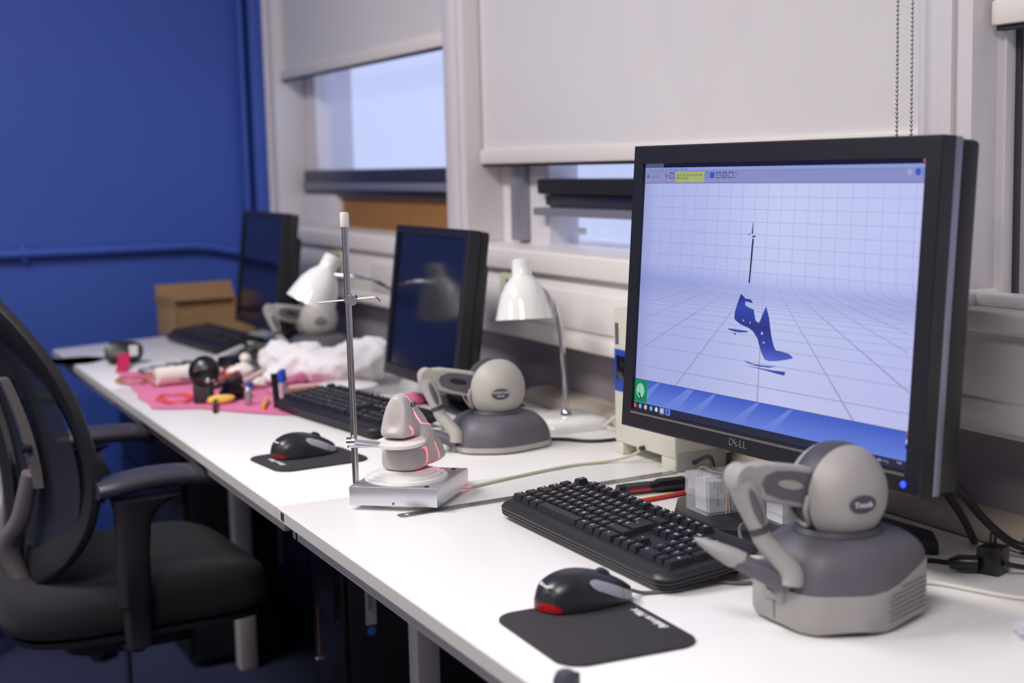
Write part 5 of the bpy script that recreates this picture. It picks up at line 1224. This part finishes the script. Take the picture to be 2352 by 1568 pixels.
MB().lathe([(0.0085, 0), (0.0085, 0.0006)], 18, frame((0.056, -0.0852, 0.380), (1, 0, 0), (0, 0, 1))).obj('blue_dot', 'sticker_blue', t)
for x in (0.05, 0.36):
    for y in (-0.07, 0.07): MB().box((x, y, 0.01), (0.03, 0.02, 0.02), bev=0.002).obj('foot', 'rubber_black', t)

# ------------------------------------------------------------------ office chairs
def make_chair(label, loc, rotz):
    t = thing('office_chair', label, 'chair', loc, rotz, 'black mesh office chairs')
    # seat: upholstered cushion with rounded front
    def ring(s, z, fx=0.0): return [((0.245 * math.copysign(abs(math.cos(a)) ** 0.42, math.cos(a)) * s + fx, 0.235 * math.copysign(abs(math.sin(a)) ** 0.42, math.sin(a)) * s * (1.0 + 0.06 * math.cos(a)), z - 0.012 * max(0, math.cos(a)) ** 4)) for a in [2 * PI * k / 40 for k in range(40)]]
    MB().rings([ring(0.90, 0.405), ring(0.985, 0.415), ring(1.0, 0.435), ring(1.0, 0.462), ring(0.97, 0.482), ring(0.88, 0.492), ring(0.6, 0.490), ring(0.2, 0.486)]).obj('seat', 'chair_fabric', t, 60)
    MB().rings([ring(0.93, 0.392), ring(0.94, 0.404)]).obj('seat_shell', 'chair_frame', t)
    MB().rings([[(x * 0.55, y * 0.5, z) for x, y, z in ring(0.9, zz)] for zz in (0.335, 0.35, 0.393)]).obj('mechanism', 'black_plastic', t)
    # arms
    for sg in (-1, 1):
        y = 0.262 * sg
        pts = [(-0.09 + 0.25 * k / 10, y * 0.955 - 0.012 * sg * math.sin(PI * k / 10), 0.672 + 0.014 * math.sin(PI * (k / 10) * 0.9 + 0.25)) for k in range(11)]
        b = MB(); R = []
        for k, p in enumerate(pts):
            f = k / 10; wd = 0.043 * min(1, (0.18 + math.sin(PI * min(1, max(0, 0.04 + f * 0.92))) ** 0.35)); hh = 0.017 * min(1, 0.3 + math.sin(PI * (0.04 + 0.92 * f)) ** 0.3)
            R.append([(p[0], p[1] + wd * math.copysign(abs(math.cos(a)) ** 0.7, math.cos(a)), p[2] + hh * math.copysign(abs(math.sin(a)) ** 0.8, math.sin(a))) for a in [2 * PI * q / 20 for q in range(20)]])
        b.rings(R); b.obj('armrest_pad', 'chair_pad', t, 60)
        R = []
        for z, w0, w1, x0 in ((0.392, 0.022, 0.016, -0.034), (0.466, 0.024, 0.017, -0.035), (0.468, 0.0285, 0.019, -0.036), (0.56, 0.0290, 0.020, -0.037), (0.62, 0.031, 0.021, -0.033), (0.640, 0.040, 0.024, -0.025), (0.658, 0.062, 0.028, -0.008)):
            R.append([(x0 + w0 * math.copysign(abs(math.cos(a)) ** 0.6, math.cos(a)), y + w1 * math.copysign(abs(math.sin(a)) ** 0.6, math.sin(a)), z) for a in [2 * PI * q / 20 for q in range(20)]])
        MB().rings(R).obj('arm_post', 'chair_frame', t, 50)
        MB().tube([(-0.03, 0.10 * sg, 0.372), (-0.032, 0.2 * sg, 0.380), (-0.034, y, 0.398)], 0.017, seg=10).obj('arm_bracket', 'black_plastic', t)
    # backrest: oval frame that wraps forward, mesh, spine, lumbar bars, lower yoke
    def bk(a, v, off=0.0):
        W = 0.25 * max(0.0, 1 - abs((v - 0.40) / (0.44 if v < 0.40 else 0.62)) ** (2.4 if v < 0.40 else 2.9)) ** 0.5
        rec = -0.185 - 0.115 * v ** 1.4 + 0.035 * math.sin(PI * min(1, v * 1.2))
        return Vector((rec + 0.085 * (a * W / 0.245) ** 2 - off, a * W, 0.485 + 0.62 * v))
    per = [bk(-1, v) for v in [0.0 + k / 24 for k in range(25)]] + [bk(1, 1 - k / 24) for k in range(1, 25)]
    per = [p for i, p in enumerate(per) if i == 0 or (p - per[i - 1]).length > 0.004]
    if (per[0] - per[-1]).length > 0.004: per.append(per[0].copy())
    # flattened frame ring
    n = len(per); R = []
    for i in range(n):
        p = per[i]; tn = (per[(i + 1) % (n - 1)] - per[(i - 1) % (n - 1)]).normalized()
        cen = Vector((p.x, 0, 0.70)); inw = Vector((0, -p.y, 0.75 - p.z)); inw = (inw - tn * inw.dot(tn)).normalized(); nr = tn.cross(inw).normalized()
        R.append([p + inw * (0.034 + 0.036 * math.copysign(abs(math.cos(q)) ** 0.6, math.cos(q))) + nr * 0.012 * math.copysign(abs(math.sin(q)) ** 0.6, math.sin(q)) for q in [2 * PI * k / 12 for k in range(12)]])
    MB().rings(R, cap0=False, cap1=False).obj('back_frame', 'chair_frame', t, 50)
    MB().grid(lambda u, v: bk((2 * u - 1) * 0.86, 0.05 + 0.90 * v, -0.002), 24, 30).obj('back_mesh', 'chair_mesh', t, 60)
    MB().rings([[bk(0, v, 0.014) + Vector((dx, dy, 0)) for dx, dy in ((0, -0.022), (-0.014, -0.016), (-0.014, 0.016), (0, 0.022))] for v in [k / 10 for k in range(11)]]).obj('spine', 'chair_frame', t)
    for sg in (-1, 1):
        lb = MB().rings([[bk(sg * 0.52, v, 0.012) + Vector((dx, dy, 0)) for dx, dy in ((0.006, -0.020), (-0.010, -0.016), (-0.010, 0.016), (0.006, 0.020))] for v in [0.30 + 0.32 * k / 6 for k in range(7)]]).obj('lumbar_bar', 'chair_grey', t)
        MB().box(bk(sg * 0.57, 0.42, 0.028), (0.018, 0.034, 0.012), bev=0.003).obj('lumbar_knob', 'black_plastic', lb)
        MB().tube([bk(sg * 0.5, 0.34, 0.02), bk(sg * 0.40, 0.20, 0.03), bk(sg * 0.24, 0.10, 0.035), Vector((-0.17, 0.05 * sg, 0.44)), Vector((-0.10, 0.03 * sg, 0.37))], [0.015, 0.017, 0.019, 0.02, 0.02], seg=10, sub=4).obj('back_yoke', 'chair_grey', t)
    # column and star base
    MB().cyl((0, 0, 0.20), (0, 0, 0.34), 0.012, seg=16).obj('gas_rod', 'bezel_silver', t)
    MB().cyl((0, 0, 0.07), (0, 0, 0.21), 0.024, seg=18).obj('column', 'black_plastic', t)
    for k in range(5):
        a = 2 * PI * k / 5 + 0.35; d = Vector((math.cos(a), math.sin(a), 0))
        MB().tube([d * 0.02 + Vector((0, 0, 0.105)), d * 0.16 + Vector((0, 0, 0.10)), d * 0.30 + Vector((0, 0, 0.075))], [0.026, 0.024, 0.017], seg=10, sx=0.8).obj('base_leg', 'chair_frame', t)
        s_ = d.cross(Vector((0, 0, 1)))
        b = MB()
        for q in (-1, 1): b.cyl(d * 0.30 + s_ * 0.006 * q + Vector((0, 0, 0.0275)), d * 0.30 + s_ * 0.026 * q + Vector((0, 0, 0.0275)), 0.027, seg=18)
        b.cyl(d * 0.30 + s_ * -0.006 + Vector((0, 0, 0.0275)), d * 0.30 + s_ * 0.006 + Vector((0, 0, 0.0275)), 0.012, seg=10)
        b.obj('caster', 'black_plastic', t)
    return t
ch1 = make_chair('black mesh office chair pulled up at the left edge, nearest the camera', (0.478, 2.735, 0), math.radians(3))
ch2 = dup(ch1, (0.405, 3.84, 0), math.radians(-4), 'black office chair half hidden behind the near chair, at the farthest desk')
solo('pink_bag', 'magenta bag lying on the far office chair under the desk', 'bag', blob((0.585, 3.86, 0.545), 0.085, (1.0, 0.9, 0.8), 0.25, 2.0, 51, 3), 'pink_felt', (0.585, 3.86, 0.49), smooth=60)

# added black cabinet that darkens the space under the far desk
t = thing('darkening_cabinet', 'added wide black drawer cabinet darkening the space under the farthest desk', 'drawers', (0.745, 3.76, 0))
MB().span((0.018, -0.375, 0.02), (0.24, 0.375, 0.64), bev=0.004).obj('body', 'monitor_dark', t)
for k in range(3):
    dr = MB().span((0.0, -0.37, 0.035 + 0.195 * k), (0.0175, 0.37, 0.222 + 0.195 * k), bev=0.003).obj('drawer', 'pc_black', t)
    MB().span((-0.012, -0.05, 0.125 + 0.195 * k), (0.0, 0.07, 0.137 + 0.195 * k), bev=0.003).obj('handle', 'dark_grey', dr)
for x in (0.05, 0.21):
    for y in (-0.34, 0.34): MB().box((x, y, 0.01), (0.03, 0.03, 0.02)).obj('foot', 'rubber_black', t)
